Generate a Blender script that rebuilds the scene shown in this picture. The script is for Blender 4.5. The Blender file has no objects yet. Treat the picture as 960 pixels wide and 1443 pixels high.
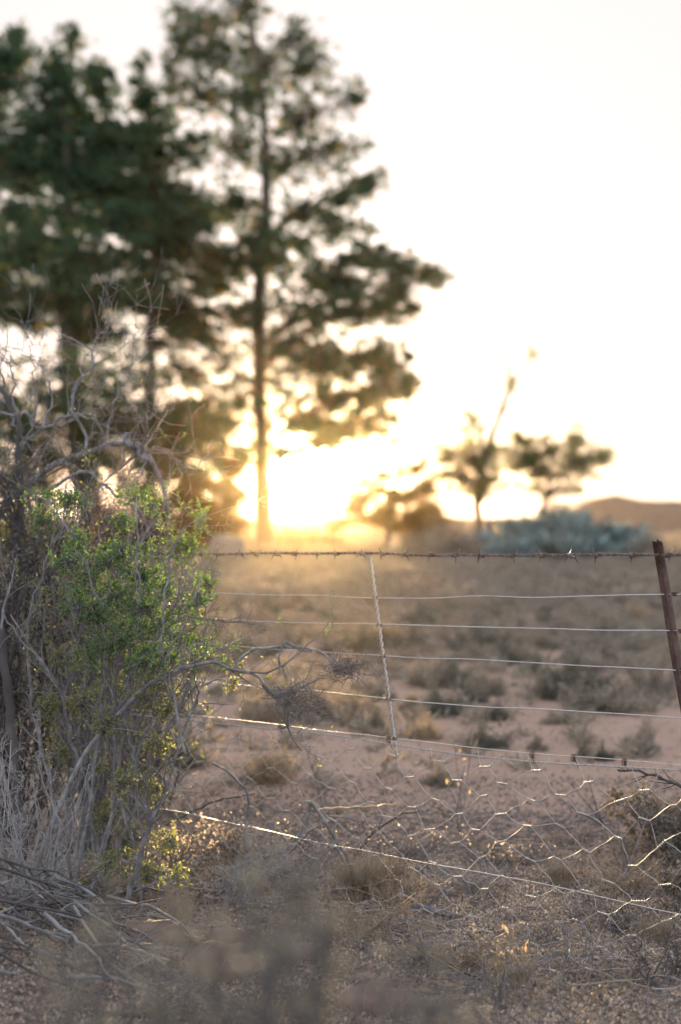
import bpy, math, random
import numpy as np
from mathutils import Vector, Matrix

# ------------------------------------------------------------------ camera
SC = bpy.context.scene
COL = SC.collection
rng = np.random.default_rng(7)
random.seed(7)
F, CX, HZ, CAMZ = 2004.0, 480.0, 732.0, 1.55

cam_d = bpy.data.cameras.new("camera")
cam = bpy.data.objects.new("camera", cam_d); COL.objects.link(cam)
cam.location = (0, 0, CAMZ)
cam.rotation_euler = (math.radians(90) + math.atan(10.5 / F), 0, 0)
cam_d.sensor_width = 36; cam_d.sensor_fit = 'AUTO'; cam_d.lens = 50
cam_d.clip_start = 0.05; cam_d.clip_end = 20000
cam_d.dof.use_dof = True
cam_d.dof.focus_distance = 5.3
cam_d.dof.aperture_fstop = 1.4
SC.camera = cam
SC.view_settings.view_transform = 'Standard'
SC.view_settings.look = 'None'
SC.view_settings.gamma = 1.0
SC.view_settings.exposure = 2.45
SC.cycles.max_bounces = 6
SC.cycles.transparent_max_bounces = 4
SC.cycles.volume_bounces = 0
SC.cycles.sample_clamp_indirect = 4.0
SC.cycles.caustics_reflective = False
SC.cycles.caustics_refractive = False

# ------------------------------------------------------------------ sky and sun
SUN_EL, SUN_AZ = math.radians(1.6), math.radians(-1.45)
S = Vector((math.sin(SUN_AZ) * math.cos(SUN_EL), math.cos(SUN_AZ) * math.cos(SUN_EL), math.sin(SUN_EL)))
w = bpy.data.worlds.new("World"); SC.world = w; w.use_nodes = True
nt = w.node_tree; nt.nodes.clear()
def N(tree, t, **k):
    n = tree.nodes.new(t)
    for a, b in k.items(): setattr(n, a, b)
    return n
def L(tree, a, b): tree.links.new(a, b)
sky = N(nt, 'ShaderNodeTexSky', sky_type='NISHITA', sun_disc=False, sun_elevation=SUN_EL, sun_rotation=SUN_AZ,
        altitude=900, air_density=1.0, dust_density=3.0, ozone_density=1.0)
bg = N(nt, 'ShaderNodeBackground'); bg.inputs[1].default_value = 0.15
out = N(nt, 'ShaderNodeOutputWorld')
# thin bright veil of evening cloud over the whole sky (pale, slightly pink), mixed with the clear-sky colour
mix = N(nt, 'ShaderNodeMix', data_type='RGBA', blend_type='MIX'); mix.inputs[0].default_value = 0.965
L(nt, sky.outputs[0], mix.inputs[6])
# aureole round the sun
geo = N(nt, 'ShaderNodeTexCoord')
dot = N(nt, 'ShaderNodeVectorMath', operation='DOT_PRODUCT'); dot.inputs[1].default_value = S
nrm = N(nt, 'ShaderNodeVectorMath', operation='NORMALIZE')
L(nt, geo.outputs['Generated'], nrm.inputs[0]); L(nt, nrm.outputs[0], dot.inputs[0])
side = N(nt, 'ShaderNodeMapRange', interpolation_type='SMOOTHSTEP'); side.inputs[1].default_value = -.6; side.inputs[2].default_value = .93
L(nt, dot.outputs['Value'], side.inputs[0])
veil = N(nt, 'ShaderNodeMix', data_type='RGBA', blend_type='MIX'); L(nt, side.outputs[0], veil.inputs[0])
veil.inputs[6].default_value = (1.88, 1.98, 2.22, 1); veil.inputs[7].default_value = (1.235, 1.14, 1.125, 1)
L(nt, veil.outputs[2], mix.inputs[7])
def glow(power, col):
    mx = N(nt, 'ShaderNodeMath', operation='MAXIMUM'); mx.inputs[1].default_value = 0.0
    L(nt, dot.outputs['Value'], mx.inputs[0])
    p = N(nt, 'ShaderNodeMath', operation='POWER'); p.inputs[1].default_value = power
    L(nt, mx.outputs[0], p.inputs[0])
    v = N(nt, 'ShaderNodeVectorMath', operation='SCALE'); v.inputs[0].default_value = col
    L(nt, p.outputs[0], v.inputs['Scale'])
    return v.outputs[0]
acc = mix.outputs[2]
for pw, c in ((6000, (300, 230, 130)), (1500, (3.6, 2.5, 1.3)), (60, (1.7, 1.58, 1.5))):
    a = N(nt, 'ShaderNodeVectorMath', operation='ADD')
    L(nt, acc, a.inputs[0]); L(nt, glow(pw, c), a.inputs[1]); acc = a.outputs[0]
L(nt, acc, bg.inputs[0]); L(nt, bg.outputs[0], out.inputs[0])

sd = bpy.data.lights.new("sun", 'SUN'); sd.energy = 5.0; sd.angle = math.radians(0.5); sd.color = (1.0, 0.74, 0.42)
sun = bpy.data.objects.new("sun", sd); COL.objects.link(sun)
sun.rotation_euler = S.to_track_quat('Z', 'Y').to_euler(); sun.location = (-3, 90, 40)

# ------------------------------------------------------------------ helpers
def at(px, py, Y): return np.array([(px - CX) / F * Y, Y, CAMZ - (py - HZ) / F * Y])

def vnoise(x, y, seed=0):
    x = np.asarray(x, float); y = np.asarray(y, float)
    xi = np.floor(x).astype(np.int64); yi = np.floor(y).astype(np.int64); fx = x - xi; fy = y - yi
    fx = fx * fx * (3 - 2 * fx); fy = fy * fy * (3 - 2 * fy)
    def h(a, b):
        n = (a * 374761393 + b * 668265263 + seed * 974711) & 0xffffffff
        n = ((n ^ (n >> 13)) * 1274126177) & 0xffffffff
        return ((n ^ (n >> 16)) & 0xffff) / 65535.0
    return (h(xi, yi) * (1 - fx) + h(xi + 1, yi) * fx) * (1 - fy) + (h(xi, yi + 1) * (1 - fx) + h(xi + 1, yi + 1) * fx) * fy - .5

def ground_z(x, y):
    x = np.asarray(x, float); y = np.asarray(y, float)
    near = np.exp(-(np.abs(y - 5) / 9) ** 2)
    z = 0.05 * vnoise(x / 2.3, y / 2.3, 1) + 0.035 * vnoise(x / .7, y / .7, 2) + 0.016 * vnoise(x / .22, y / .22, 3) * near
    z += 0.16 * vnoise(x / 9, y / 9, 4) * np.clip((y - 7) / 20, 0, 1)
    z += 0.16 * np.exp(-(((x + 1.0) / .55) ** 2 + ((y - 4.75) / .6) ** 2))      # bank under the brushwood
    return z

class Buf:
    def __init__(s): s.v = []; s.f3 = []; s.f4 = []; s.n = 0
    def add(s, V, F3=None, F4=None):
        V = np.asarray(V, float).reshape(-1, 3)
        if F3 is not None and len(F3): s.f3.append(np.asarray(F3, np.int64).reshape(-1, 3) + s.n)
        if F4 is not None and len(F4): s.f4.append(np.asarray(F4, np.int64).reshape(-1, 4) + s.n)
        s.v.append(V); s.n += len(V)
    def mesh(s, name, mat, off=(0, 0, 0), smooth=False):
        V = np.concatenate(s.v) - np.asarray(off, float)
        t = np.concatenate(s.f3) if s.f3 else np.zeros((0, 3), np.int64)
        q = np.concatenate(s.f4) if s.f4 else np.zeros((0, 4), np.int64)
        me = bpy.data.meshes.new(name)
        me.vertices.add(len(V)); me.vertices.foreach_set('co', V.astype(np.float32).ravel())
        me.loops.add(len(t) * 3 + len(q) * 4)
        me.loops.foreach_set('vertex_index', np.concatenate([t.ravel(), q.ravel()]).astype(np.int32))
        me.polygons.add(len(t) + len(q))
        st = np.concatenate([np.arange(len(t)) * 3, len(t) * 3 + np.arange(len(q)) * 4]).astype(np.int32)
        me.polygons.foreach_set('loop_start', st)
        if smooth: me.polygons.foreach_set('use_smooth', np.ones(len(st), bool))
        me.update(calc_edges=True)
        if mat: me.materials.append(mat)
        return me

def tubes(buf, P, R, sides=4):
    """P (m,n,3) polylines, R (m,n) radii"""
    P = np.asarray(P, float); R = np.asarray(R, float)
    if P.ndim == 2: P = P[None]; R = R[None]
    m, n, _ = P.shape
    if m == 0: return
    T = np.gradient(P, axis=1); T /= np.linalg.norm(T, axis=2, keepdims=True) + 1e-9
    mean = P[:, -1] - P[:, 0]; mean /= np.linalg.norm(mean, axis=1, keepdims=True) + 1e-9
    ref = np.where(np.abs(mean[:, 2:3]) > .75, np.array([[1., .13, 0]]), np.array([[.05, .1, 1.]]))[:, None, :]
    A = np.cross(T, ref); A /= np.linalg.norm(A, axis=2, keepdims=True) + 1e-9
    B = np.cross(T, A)
    th = np.arange(sides) * 2 * np.pi / sides
    V = P[:, :, None] + R[:, :, None, None] * (A[:, :, None] * np.cos(th)[None, None, :, None] + B[:, :, None] * np.sin(th)[None, None, :, None])
    idx = np.arange(m * n * sides).reshape(m, n, sides)
    a = idx[:, :-1]; b = idx[:, 1:]
    Q = np.stack([a, np.roll(a, -1, 2), np.roll(b, -1, 2), b], -1).reshape(-1, 4)
    buf.add(V.reshape(-1, 3), None, Q)
    # end caps
    F3 = []
    for e in (0, n - 1):
        r = idx[:, e]
        for k in range(1, sides - 1):
            F3.append(np.stack([r[:, 0], r[:, k], r[:, k + 1]], -1))
    buf.f3.append(np.concatenate(F3) + buf.n - m * n * sides)

def unit(v): return v / (np.linalg.norm(v, axis=-1, keepdims=True) + 1e-9)

def resample(pts, n):
    pts = np.asarray(pts, float)
    # catmull-rom through the points
    Q = np.vstack([2 * pts[0] - pts[1], pts, 2 * pts[-1] - pts[-2]])
    o = []
    for t in np.linspace(0, len(pts) - 1, n):
        i = min(int(t), len(pts) - 2); u = t - i
        p0, p1, p2, p3 = Q[i], Q[i + 1], Q[i + 2], Q[i + 3]
        o.append(.5 * ((2 * p1) + (-p0 + p2) * u + (2 * p0 - 5 * p1 + 4 * p2 - p3) * u * u + (-p0 + 3 * p1 - 3 * p2 + p3) * u ** 3))
    return np.array(o)

def spawn(P, R, k, ratio, ang, rr=.6, up=0., jit=.15, n=5, t0=.2, lim=None, lenabs=None, rend=.35):
    """children of the polylines: k per branch"""
    m, pn, _ = P.shape
    seglen = np.linalg.norm(np.diff(P, axis=1), axis=2).sum(1)
    i = np.repeat(np.arange(m), k); c = len(i)
    t = rng.uniform(t0, .98, c); ft = t * (pn - 1); a = np.minimum(ft.astype(int), pn - 2); u = (ft - a)[:, None]
    p = P[i, a] * (1 - u) + P[i, a + 1] * u
    r0 = (R[i, a] * (1 - u[:, 0]) + R[i, a + 1] * u[:, 0]) * rr
    T = unit(P[i, a + 1] - P[i, a])
    perp = unit(np.cross(T, rng.normal(size=(c, 3))))
    an = rng.uniform(ang[0], ang[1], c)[:, None]
    d = T * np.cos(an) + perp * np.sin(an)
    d[:, 2] += up; d = unit(d)
    ln = (seglen[i] * rng.uniform(ratio[0], ratio[1], c) * (1.15 - .6 * t)) if lenabs is None else rng.uniform(lenabs[0], lenabs[1], c)
    Q = np.zeros((c, n, 3)); Q[:, 0] = p
    for s_ in range(1, n):
        d = unit(d + rng.normal(0, jit, (c, 3)) + np.array([0, 0, up * .3]))
        Q[:, s_] = Q[:, s_ - 1] + d * (ln / (n - 1))[:, None]
    RR = r0[:, None] * np.linspace(1, rend, n)[None]
    return Q, RR

def along(P, k, t0=0.1):
    m, pn, _ = P.shape
    i = np.repeat(np.arange(m), k); t = rng.uniform(t0, 1, len(i)) * (pn - 1)
    a = np.minimum(t.astype(int), pn - 2); u = (t - a)[:, None]
    return P[i, a] * (1 - u) + P[i, a + 1] * u, unit(P[i, a + 1] - P[i, a])

def leaves(buf, pos, d, ln, wd, fold=.25):
    """small pointed folded leaf faces (two triangles pairs) at pos along d"""
    c = len(pos)
    if not c: return
    d = unit(d); ln = np.broadcast_to(ln, (c,))[:, None]; wd = np.broadcast_to(wd, (c,))[:, None]
    s_ = unit(np.cross(d, rng.normal(size=(c, 3)))); nn = np.cross(d, s_)
    b = pos; tip = pos + d * ln + nn * ln * rng.normal(0, .12, (c, 1))
    mid = pos + d * ln * .55 - nn * wd * fold
    l = pos + d * ln * .5 + s_ * wd * .5; r = pos + d * ln * .5 - s_ * wd * .5
    V = np.stack([b, l, tip, r, mid], 1).reshape(-1, 3)
    o = np.arange(c)[:, None] * 5
    F3 = np.concatenate([o + np.array([[0, 1, 4]]), o + np.array([[1, 2, 4]]), o + np.array([[2, 3, 4]]), o + np.array([[3, 0, 4]])])
    buf.add(V, F3)

def blades(buf, pos, d, ln, wd):
    """one long thin triangle each"""
    c = len(pos)
    if not c: return
    d = unit(d); s_ = unit(np.cross(d, rng.normal(size=(c, 3))))
    ln = np.broadcast_to(ln, (c,))[:, None]; wd = np.broadcast_to(wd, (c,))[:, None]
    V = np.stack([pos - s_ * wd * .5, pos + s_ * wd * .5, pos + d * ln], 1).reshape(-1, 3)
    buf.add(V, np.arange(c * 3).reshape(-1, 3))

def tag(o, label=None, cat=None, group=None, kind=None):
    if label: o['label'] = label
    if cat: o['category'] = cat
    if group: o['group'] = group
    if kind: o['kind'] = kind
    return o

def root(name, loc, label, cat, group=None):
    o = bpy.data.objects.new(name, None); o.location = [float(a) for a in loc]; o.empty_display_size = .1
    COL.objects.link(o); return tag(o, label, cat, group)

def part(name, buf, mat, parent=None, smooth=False, kind=None):
    off = (0, 0, 0)
    if parent is not None:
        p = parent; off = np.zeros(3)
        while p is not None: off = off + np.array(p.location); p = p.parent
    o = bpy.data.objects.new(name, buf.mesh(name, mat, off, smooth)); COL.objects.link(o)
    if parent is not None: o.parent = parent
    if kind: o['kind'] = kind
    return o

def single(name, buf, mat, loc, label, cat, group=None, smooth=False, kind=None):
    o = bpy.data.objects.new(name, buf.mesh(name, mat, loc, smooth)); COL.objects.link(o); o.location = [float(a) for a in loc]
    return tag(o, label, cat, group, kind)

def copy_tree(o, parent=None):
    c = o.copy(); COL.objects.link(c); c.parent = parent
    for ch in list(o.children): copy_tree(ch, c)
    return c

# ------------------------------------------------------------------ materials
def newmat(name):
    m = bpy.data.materials.new(name); m.use_nodes = True; t = m.node_tree; t.nodes.clear()
    o = N(t, 'ShaderNodeOutputMaterial'); return m, t, o

def varied(t, cols, scale=6.0, island=0.5, detail=4):
    """colour ramp over noise + random per island"""
    g = N(t, 'ShaderNodeNewGeometry'); no = N(t, 'ShaderNodeTexNoise'); no.inputs['Scale'].default_value = scale; no.inputs['Detail'].default_value = detail
    L(t, g.outputs['Position'], no.inputs['Vector'])
    mr = N(t, 'ShaderNodeMapRange'); mr.inputs[1].default_value = .3; mr.inputs[2].default_value = .7
    L(t, no.outputs['Fac'], mr.inputs[0])
    mx = N(t, 'ShaderNodeMix', data_type='FLOAT'); mx.inputs[0].default_value = island
    L(t, mr.outputs[0], mx.inputs[2]); L(t, g.outputs['Random Per Island'], mx.inputs[3])
    r = N(t, 'ShaderNodeValToRGB'); e = r.color_ramp.elements
    while len(e) < len(cols): e.new(.5)
    for i, c in enumerate(cols): e[i].position = i / (len(cols) - 1); e[i].color = (*c, 1)
    L(t, mx.outputs[0], r.inputs[0]); return r.outputs[0]

def leafmat(name, cols, trans=.45, tcol=None, rough=.55, scale=4., island=.6, spec=.3):
    m, t, o = newmat(name)
    c = varied(t, cols, scale, island)
    p = N(t, 'ShaderNodeBsdfPrincipled'); p.inputs['Roughness'].default_value = rough; p.inputs['Specular IOR Level'].default_value = spec
    L(t, c, p.inputs['Base Color'])
    tr = N(t, 'ShaderNodeBsdfTranslucent')
    mm = N(t, 'ShaderNodeMix', data_type='RGBA', blend_type='MULTIPLY'); mm.inputs[0].default_value = 1
    L(t, c, mm.inputs[6]); mm.inputs[7].default_value = (*(tcol or (1.6, 1.5, .9)), 1); L(t, mm.outputs[2], tr.inputs[0])
    x = N(t, 'ShaderNodeMixShader'); x.inputs[0].default_value = trans
    L(t, p.outputs[0], x.inputs[1]); L(t, tr.outputs[0], x.inputs[2]); L(t, x.outputs[0], o.inputs[0])
    return m

def barkmat(name, cols, scale=30., rough=.85, bump=.4, island=.5, metal=0.):
    m, t, o = newmat(name)
    c = varied(t, cols, scale, island, 6)
    p = N(t, 'ShaderNodeBsdfPrincipled'); p.inputs['Roughness'].default_value = rough; p.inputs['Metallic'].default_value = metal
    L(t, c, p.inputs['Base Color'])
    g = N(t, 'ShaderNodeNewGeometry'); no = N(t, 'ShaderNodeTexNoise'); no.inputs['Scale'].default_value = scale * 4; no.inputs['Detail'].default_value = 5
    L(t, g.outputs['Position'], no.inputs['Vector'])
    b = N(t, 'ShaderNodeBump'); b.inputs['Strength'].default_value = bump; b.inputs['Distance'].default_value = .01
    L(t, no.outputs['Fac'], b.inputs['Height']); L(t, b.outputs[0], p.inputs['Normal'])
    L(t, p.outputs[0], o.inputs[0]); return m

def groundmat():
    m, t, o = newmat("sandy_ground")
    g = N(t, 'ShaderNodeNewGeometry')
    def noise(s, d=6, r=.6):
        n = N(t, 'ShaderNodeTexNoise'); n.inputs['Scale'].default_value = s; n.inputs['Detail'].default_value = d; n.inputs['Roughness'].default_value = r
        L(t, g.outputs['Position'], n.inputs['Vector']); return n.outputs['Fac']
    def ramp(f, a, b, p0=.3, p1=.7):
        r = N(t, 'ShaderNodeValToRGB'); e = r.color_ramp.elements; e[0].position = p0; e[1].position = p1; e[0].color = (*a, 1); e[1].color = (*b, 1)
        L(t, f, r.inputs[0]); return r.outputs[0]
    def mixc(f, a, b, mode='MIX'):
        x = N(t, 'ShaderNodeMix', data_type='RGBA', blend_type=mode)
        if isinstance(f, float): x.inputs[0].default_value = f
        else: L(t, f, x.inputs[0])
        L(t, a, x.inputs[6]); L(t, b, x.inputs[7]); return x.outputs[2]
    base = ramp(noise(1.1), (.25, .165, .125), (.40, .28, .22))
    fine = ramp(noise(28), (.18, .12, .092), (.41, .305, .245))
    c = mixc(.45, base, fine)
    grit = N(t, 'ShaderNodeTexVoronoi'); grit.inputs['Scale'].default_value = 60; L(t, g.outputs['Position'], grit.inputs['Vector'])
    gc = ramp(grit.outputs['Distance'], (.15, .115, .095), (.32, .25, .21), .0, .35)
    c = mixc(.25, c, gc)
    p = N(t, 'ShaderNodeBsdfPrincipled'); p.inputs['Roughness'].default_value = .95; p.inputs['Specular IOR Level'].default_value = .15
    L(t, c, p.inputs['Base Color'])
    b = N(t, 'ShaderNodeBump'); b.inputs['Strength'].default_value = .8; b.inputs['Distance'].default_value = .02
    L(t, noise(35, 8, .7), b.inputs['Height']); L(t, b.outputs[0], p.inputs['Normal'])
    L(t, p.outputs[0], o.inputs[0]); return m

M = {}
M['ground'] = groundmat()
M['hill'] = barkmat('hill_earth', [(.05, .045, .028), (.15, .088, .052), (.10, .06, .038), (.06, .05, .032)], .8, .95, .3, 0)
M['pine'] = leafmat('pine_needles', [(.022, .056, .034), (.042, .09, .045), (.07, .12, .055)], .25, (1.9, 1.4, .5), .6, .5, .5)
M['litneedle'] = leafmat('backlit_pine_needles', [(.12, .085, .03), (.20, .15, .05), (.18, .145, .07)], .55, (1.6, 1.25, .6), .6, .5, .5)  # lit copy of the pine needles: sun shining through is painted as gold
M['pinebark'] = barkmat('pine_bark', [(.05, .035, .025), (.10, .075, .055), (.14, .10, .075)], 3)
M['thornleaf'] = leafmat('thorn_tree_leaf', [(.08, .11, .05), (.13, .165, .08), (.18, .195, .10)], .5, (1.6, 1.4, .7), .6, .6, .6)
M['gold'] = leafmat('golden_backlit_leaf', [(.05, .04, .018), (.10, .075, .03), (.075, .065, .03)], .42, (1.8, 1.2, .5), .6, .6, .6)  # golden backlight of the low sun is put into this leaf colour
M['agave'] = leafmat('agave_leaf', [(.10, .155, .155), (.165, .235, .235), (.24, .31, .30)], .08, (1, 1, 1), .5, .5, .4, .4)
M['scrub'] = leafmat('grey_scrub_leaf', [(.125, .115, .095), (.21, .19, .16), (.30, .275, .235), (.26, .215, .175)], .18, (1.5, 1.2, .8), .7, 3, .7, .15)
M['scrubdark'] = leafmat('dark_scrub_leaf', [(.075, .077, .064), (.125, .127, .105), (.19, .185, .155)], .15, (1.5, 1.2, .8), .7, 3, .7, .15)
M['leaf'] = leafmat('green_shrub_leaf', [(.04, .09, .036), (.075, .15, .055), (.12, .21, .08)], .42, (2.0, 1.7, .7), .45, 8, .6, .4)
M['leafsunlit'] = leafmat('sunlit_shrub_leaf', [(.09, .12, .045), (.19, .21, .08), (.36, .34, .17)], .5, (1.4, 1.35, .95), .5, 8, .6, .3)  # paler copy of the shrub leaf, with golden sunlight mixed into its colour
M['twig'] = barkmat('grey_twig_bark', [(.055, .052, .053), (.125, .118, .118), (.25, .238, .238)], 12, .8, .4, .5)
M['twigdark'] = barkmat('dark_twig_bark', [(.022, .02, .021), (.055, .05, .05), (.115, .105, .105)], 12, .85, .4, .5)
M['stem'] = barkmat('shrub_stem_bark', [(.06, .06, .064), (.15, .15, .158), (.27, .27, .285)], 25, .8, .6, .2)
M['thorn'] = barkmat('pale_thorn_bark', [(.10, .10, .10), (.21, .205, .205), (.36, .35, .34)], 12, .75, .3, .5)
M['straw'] = leafmat('dry_straw', [(.20, .16, .12), (.32, .26, .19), (.42, .35, .26)], .3, (1.4, 1.2, .8), .6, 6, .7, .3)
M['litter'] = leafmat('dry_litter', [(.2, .175, .16), (.40, .355, .315), (.62, .56, .50), (.27, .255, .245)], .5, (1.4, 1.2, .88), .6, 6, .8, .3)
M['litterdark'] = leafmat('dark_litter', [(.05, .045, .045), (.13, .118, .115), (.27, .25, .245)], .15, (1.2, 1.1, .9), .7, 6, .8, .3)
M['foreleaf'] = leafmat('foreground_shrub_leaf', [(.085, .085, .078), (.14, .14, .125), (.21, .205, .185)], .12, (1.1, 1.1, 1.0), .7, 6, .6, .2)
M['galv'] = barkmat('galvanised_wire', [(.34, .34, .35), (.5, .5, .51), (.42, .40, .38)], 40, .5, .15, 0, .75)
M['galvtwist'] = barkmat('weathered_twisted_wire', [(.25, .25, .25), (.42, .42, .42), (.33, .31, .29)], 60, .45, .2, 0, .7)
M['net'] = barkmat('netting_wire', [(.25, .25, .25), (.42, .41, .40), (.33, .31, .29)], 60, .58, .15, 0, .45)
M['barb'] = barkmat('rusty_barbed_wire', [(.07, .05, .048), (.14, .105, .10), (.24, .21, .205)], 60, .55, .4, 0, .55)
M['post'] = barkmat('rusty_post_steel', [(.045, .026, .022), (.085, .05, .042), (.13, .085, .07)], 22, .6, .5, 0, .35)
M['rock'] = barkmat('brown_rock', [(.07, .045, .036), (.13, .09, .072), (.2, .145, .12)], 9, .9, .7, 0)
M['palerock'] = barkmat('pale_rock', [(.16, .13, .11), (.25, .205, .18)], 3, .9, .5, 0)

# ------------------------------------------------------------------ ground
def grid_mesh(xs, ys, zf):
    X, Y = np.meshgrid(xs, ys); Z = zf(X, Y); b = Buf()
    V = np.stack([X, Y, Z], -1).reshape(-1, 3); nx = len(xs); ny = len(ys)
    i = np.arange(nx * ny).reshape(ny, nx)
    b.add(V, None, np.stack([i[:-1, :-1], i[:-1, 1:], i[1:, 1:], i[1:, :-1]], -1).reshape(-1, 4)); return b
yy = np.concatenate([np.linspace(-30, 2.4, 16)[:-1], np.arange(2.4, 11, .035), 11 * 1.03 ** np.arange(0, 200)])
yy = yy[yy < 900]
xx = np.concatenate([-np.geomspace(2.5, 900, 60)[::-1], np.arange(-2.45, 2.5, .035), np.geomspace(2.5, 900, 60)])
gb = grid_mesh(xx, yy, lambda x, y: ground_z(x, y) * np.clip(1.5 - np.hypot(x, y) / 200, 0, 1))
tag(part('ground', gb, M['ground'], smooth=True), 'reddish sandy veld ground running to the low hills', None, None, 'structure')

# low hills behind the plain
hx = np.linspace(-260, 420, 180); hy = np.linspace(150, 300, 40)
def hillz(x, y):
    prof = np.interp(x, [-260, -60, -10, 10, 20, 29, 33, 35.5, 38.5, 43, 50, 70, 120, 420], [1.0, 1.3, 1.3, 1.5, 1.9, 1.6, 1.9, 3.9, 4.6, 4.4, 3.8, 3.8, 5, 3])
    sh = np.clip((y - 165) / 40, 0, 1) ** .7 * np.clip((300 - y) / 60, 0, 1)
    prof = prof + .5 * vnoise(x / 4, y / 30, 71)
    return prof * sh * (1 + .2 * vnoise(x / 9, y / 9, 9)) + .7 * vnoise(x / 1.8, y / 3, 8) * sh - .3 * (1 - sh)
tag(part('hill', grid_mesh(hx, hy, hillz), M['hill'], smooth=True), 'low rust brown hill rising at the right beyond the plants', None, None, 'structure')

# ------------------------------------------------------------------ trees
def tree(name, trunk_px, Y, base_w, clumps, label, mat, bark, depth=2.6, tuft=.30, dens=1.0, group='pine trees beyond the plain', sub=44, spread=.2, extra=None, topthin=-99, litshare=0.):
    """trunk_px: list of (px,py,width_px) from base up; clumps (px,py,rx,ry,d)"""
    base = at(trunk_px[0][0], 0, Y); base[2] = float(ground_z(base[0], Y)) - .1
    pts = [at(a, b, Y) for a, b, _ in trunk_px]; pts[0] = base.copy()
    wd = [c for _, _, c in trunk_px]
    n = 22; tp = resample(pts, n); tp[1:-1] += rng.normal(0, .05, (n - 2, 3))
    tr = np.interp(np.linspace(0, 1, n), np.linspace(0, 1, len(wd)), wd) / F * Y / 2
    r = root(name, base, label, 'tree', group)
    tb = Buf(); tubes(tb, tp, tr, 9); part('trunk', tb, bark, r, True)
    lb = Buf(); cb = Buf(); yb = Buf(); limbs = []; lr = []
    for (cx, cy, rx, ry, d) in clumps:
        if cy < topthin: d = d * .72
        c = at(cx, cy, Y); c[1] += rng.uniform(-depth, depth) * .7
        rxm = rx / F * Y; rym = ry / F * Y
        # where the limb leaves the trunk: lower than the clump
        hd = math.hypot(c[0] - base[0], c[1] - Y)
        zt = np.clip(c[2] - .45 * hd - .3, tp[3, 2], tp[-2, 2]); j = int(np.argmin(np.abs(tp[:, 2] - zt)))
        p0 = tp[j]; p3 = c
        m1 = p0 * .66 + p3 * .34 + np.array([0, 0, .12 * hd]) + rng.normal(0, .12, 3)
        m2 = p0 * .3 + p3 * .7 + np.array([0, 0, .10 * hd]) + rng.normal(0, .12, 3)
        limb = resample([p0, m1, m2, p3], 9); limbs.append(limb)
        lr.append(np.linspace(min(tr[j] * .45, .02 + .010 * hd), .02, 9))
        A = math.pi * rxm * rym
        ns = max(3, int(sub * A / 2.2))
        # sub clumps in the ellipsoid
        q = unit(rng.normal(size=(ns, 3))) * (rng.uniform(0, 1, (ns, 1)) ** .45)
        sc = c + q * np.array([rxm, max(rxm, depth * .35), rym])
        # twigs to the sub clumps
        st = limb[rng.integers(4, 9, ns)]
        tw = st[:, None] * (1 - np.linspace(0, 1, 4)[None, :, None]) + sc[:, None] * np.linspace(0, 1, 4)[None, :, None]
        tw[:, 1:3] += rng.normal(0, .08, (ns, 2, 3))
        if rx < 75: tubes(lb, tw, np.linspace(.013, .006, 4)[None].repeat(ns, 0), 3)
        else: limbs.pop(); lr.pop()
        nt_ = int(A * 195 * d ** 1.25 * dens)
        cw = rng.exponential(1, ns) ** 1.25 + .04; k = rng.choice(ns, nt_, p=cw / cw.sum())
        pos = sc[k] + rng.normal(0, spread, (nt_, 3)) * np.array([1, 1, .6]) * (.6 + .6 * rng.random((ns, 1))[k])
        hd_ = unit(rng.normal(size=(nt_, 3)) * .7 + np.array([0, 0, .3]) + unit(pos - c) * .5); tl = rng.uniform(.45, 1.25, nt_) * tuft * .88; dry = rng.random(nt_) < litshare * (1 + 1.2 * (rng.random() < .3))  # dry marks the sprays whose colour carries painted sunlight
        for _ in range(9):      # needle spray: blades fanning out of one shoot
            b0 = pos + hd_ * (tl * rng.uniform(-.5, .35, nt_))[:, None]
            dd_ = hd_ + rng.normal(0, .75, (nt_, 3)); l_ = tl * rng.uniform(.45, .8, nt_)
            blades(cb, b0[~dry], dd_[~dry], l_[~dry], tl[~dry] * .3); blades(yb, b0[dry], dd_[dry], l_[dry], tl[dry] * .3)
    tubes(lb, np.array(limbs), np.array(lr), 6)
    if extra: extra(lb, cb, r)
    part('limbs', lb, bark, r, True)
    part('crown', cb, mat, r)
    if litshare and yb.n: part('lit_needles', yb, M['litneedle'], r)  # sprays coloured as if the low sun shone through them
    return r

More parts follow.
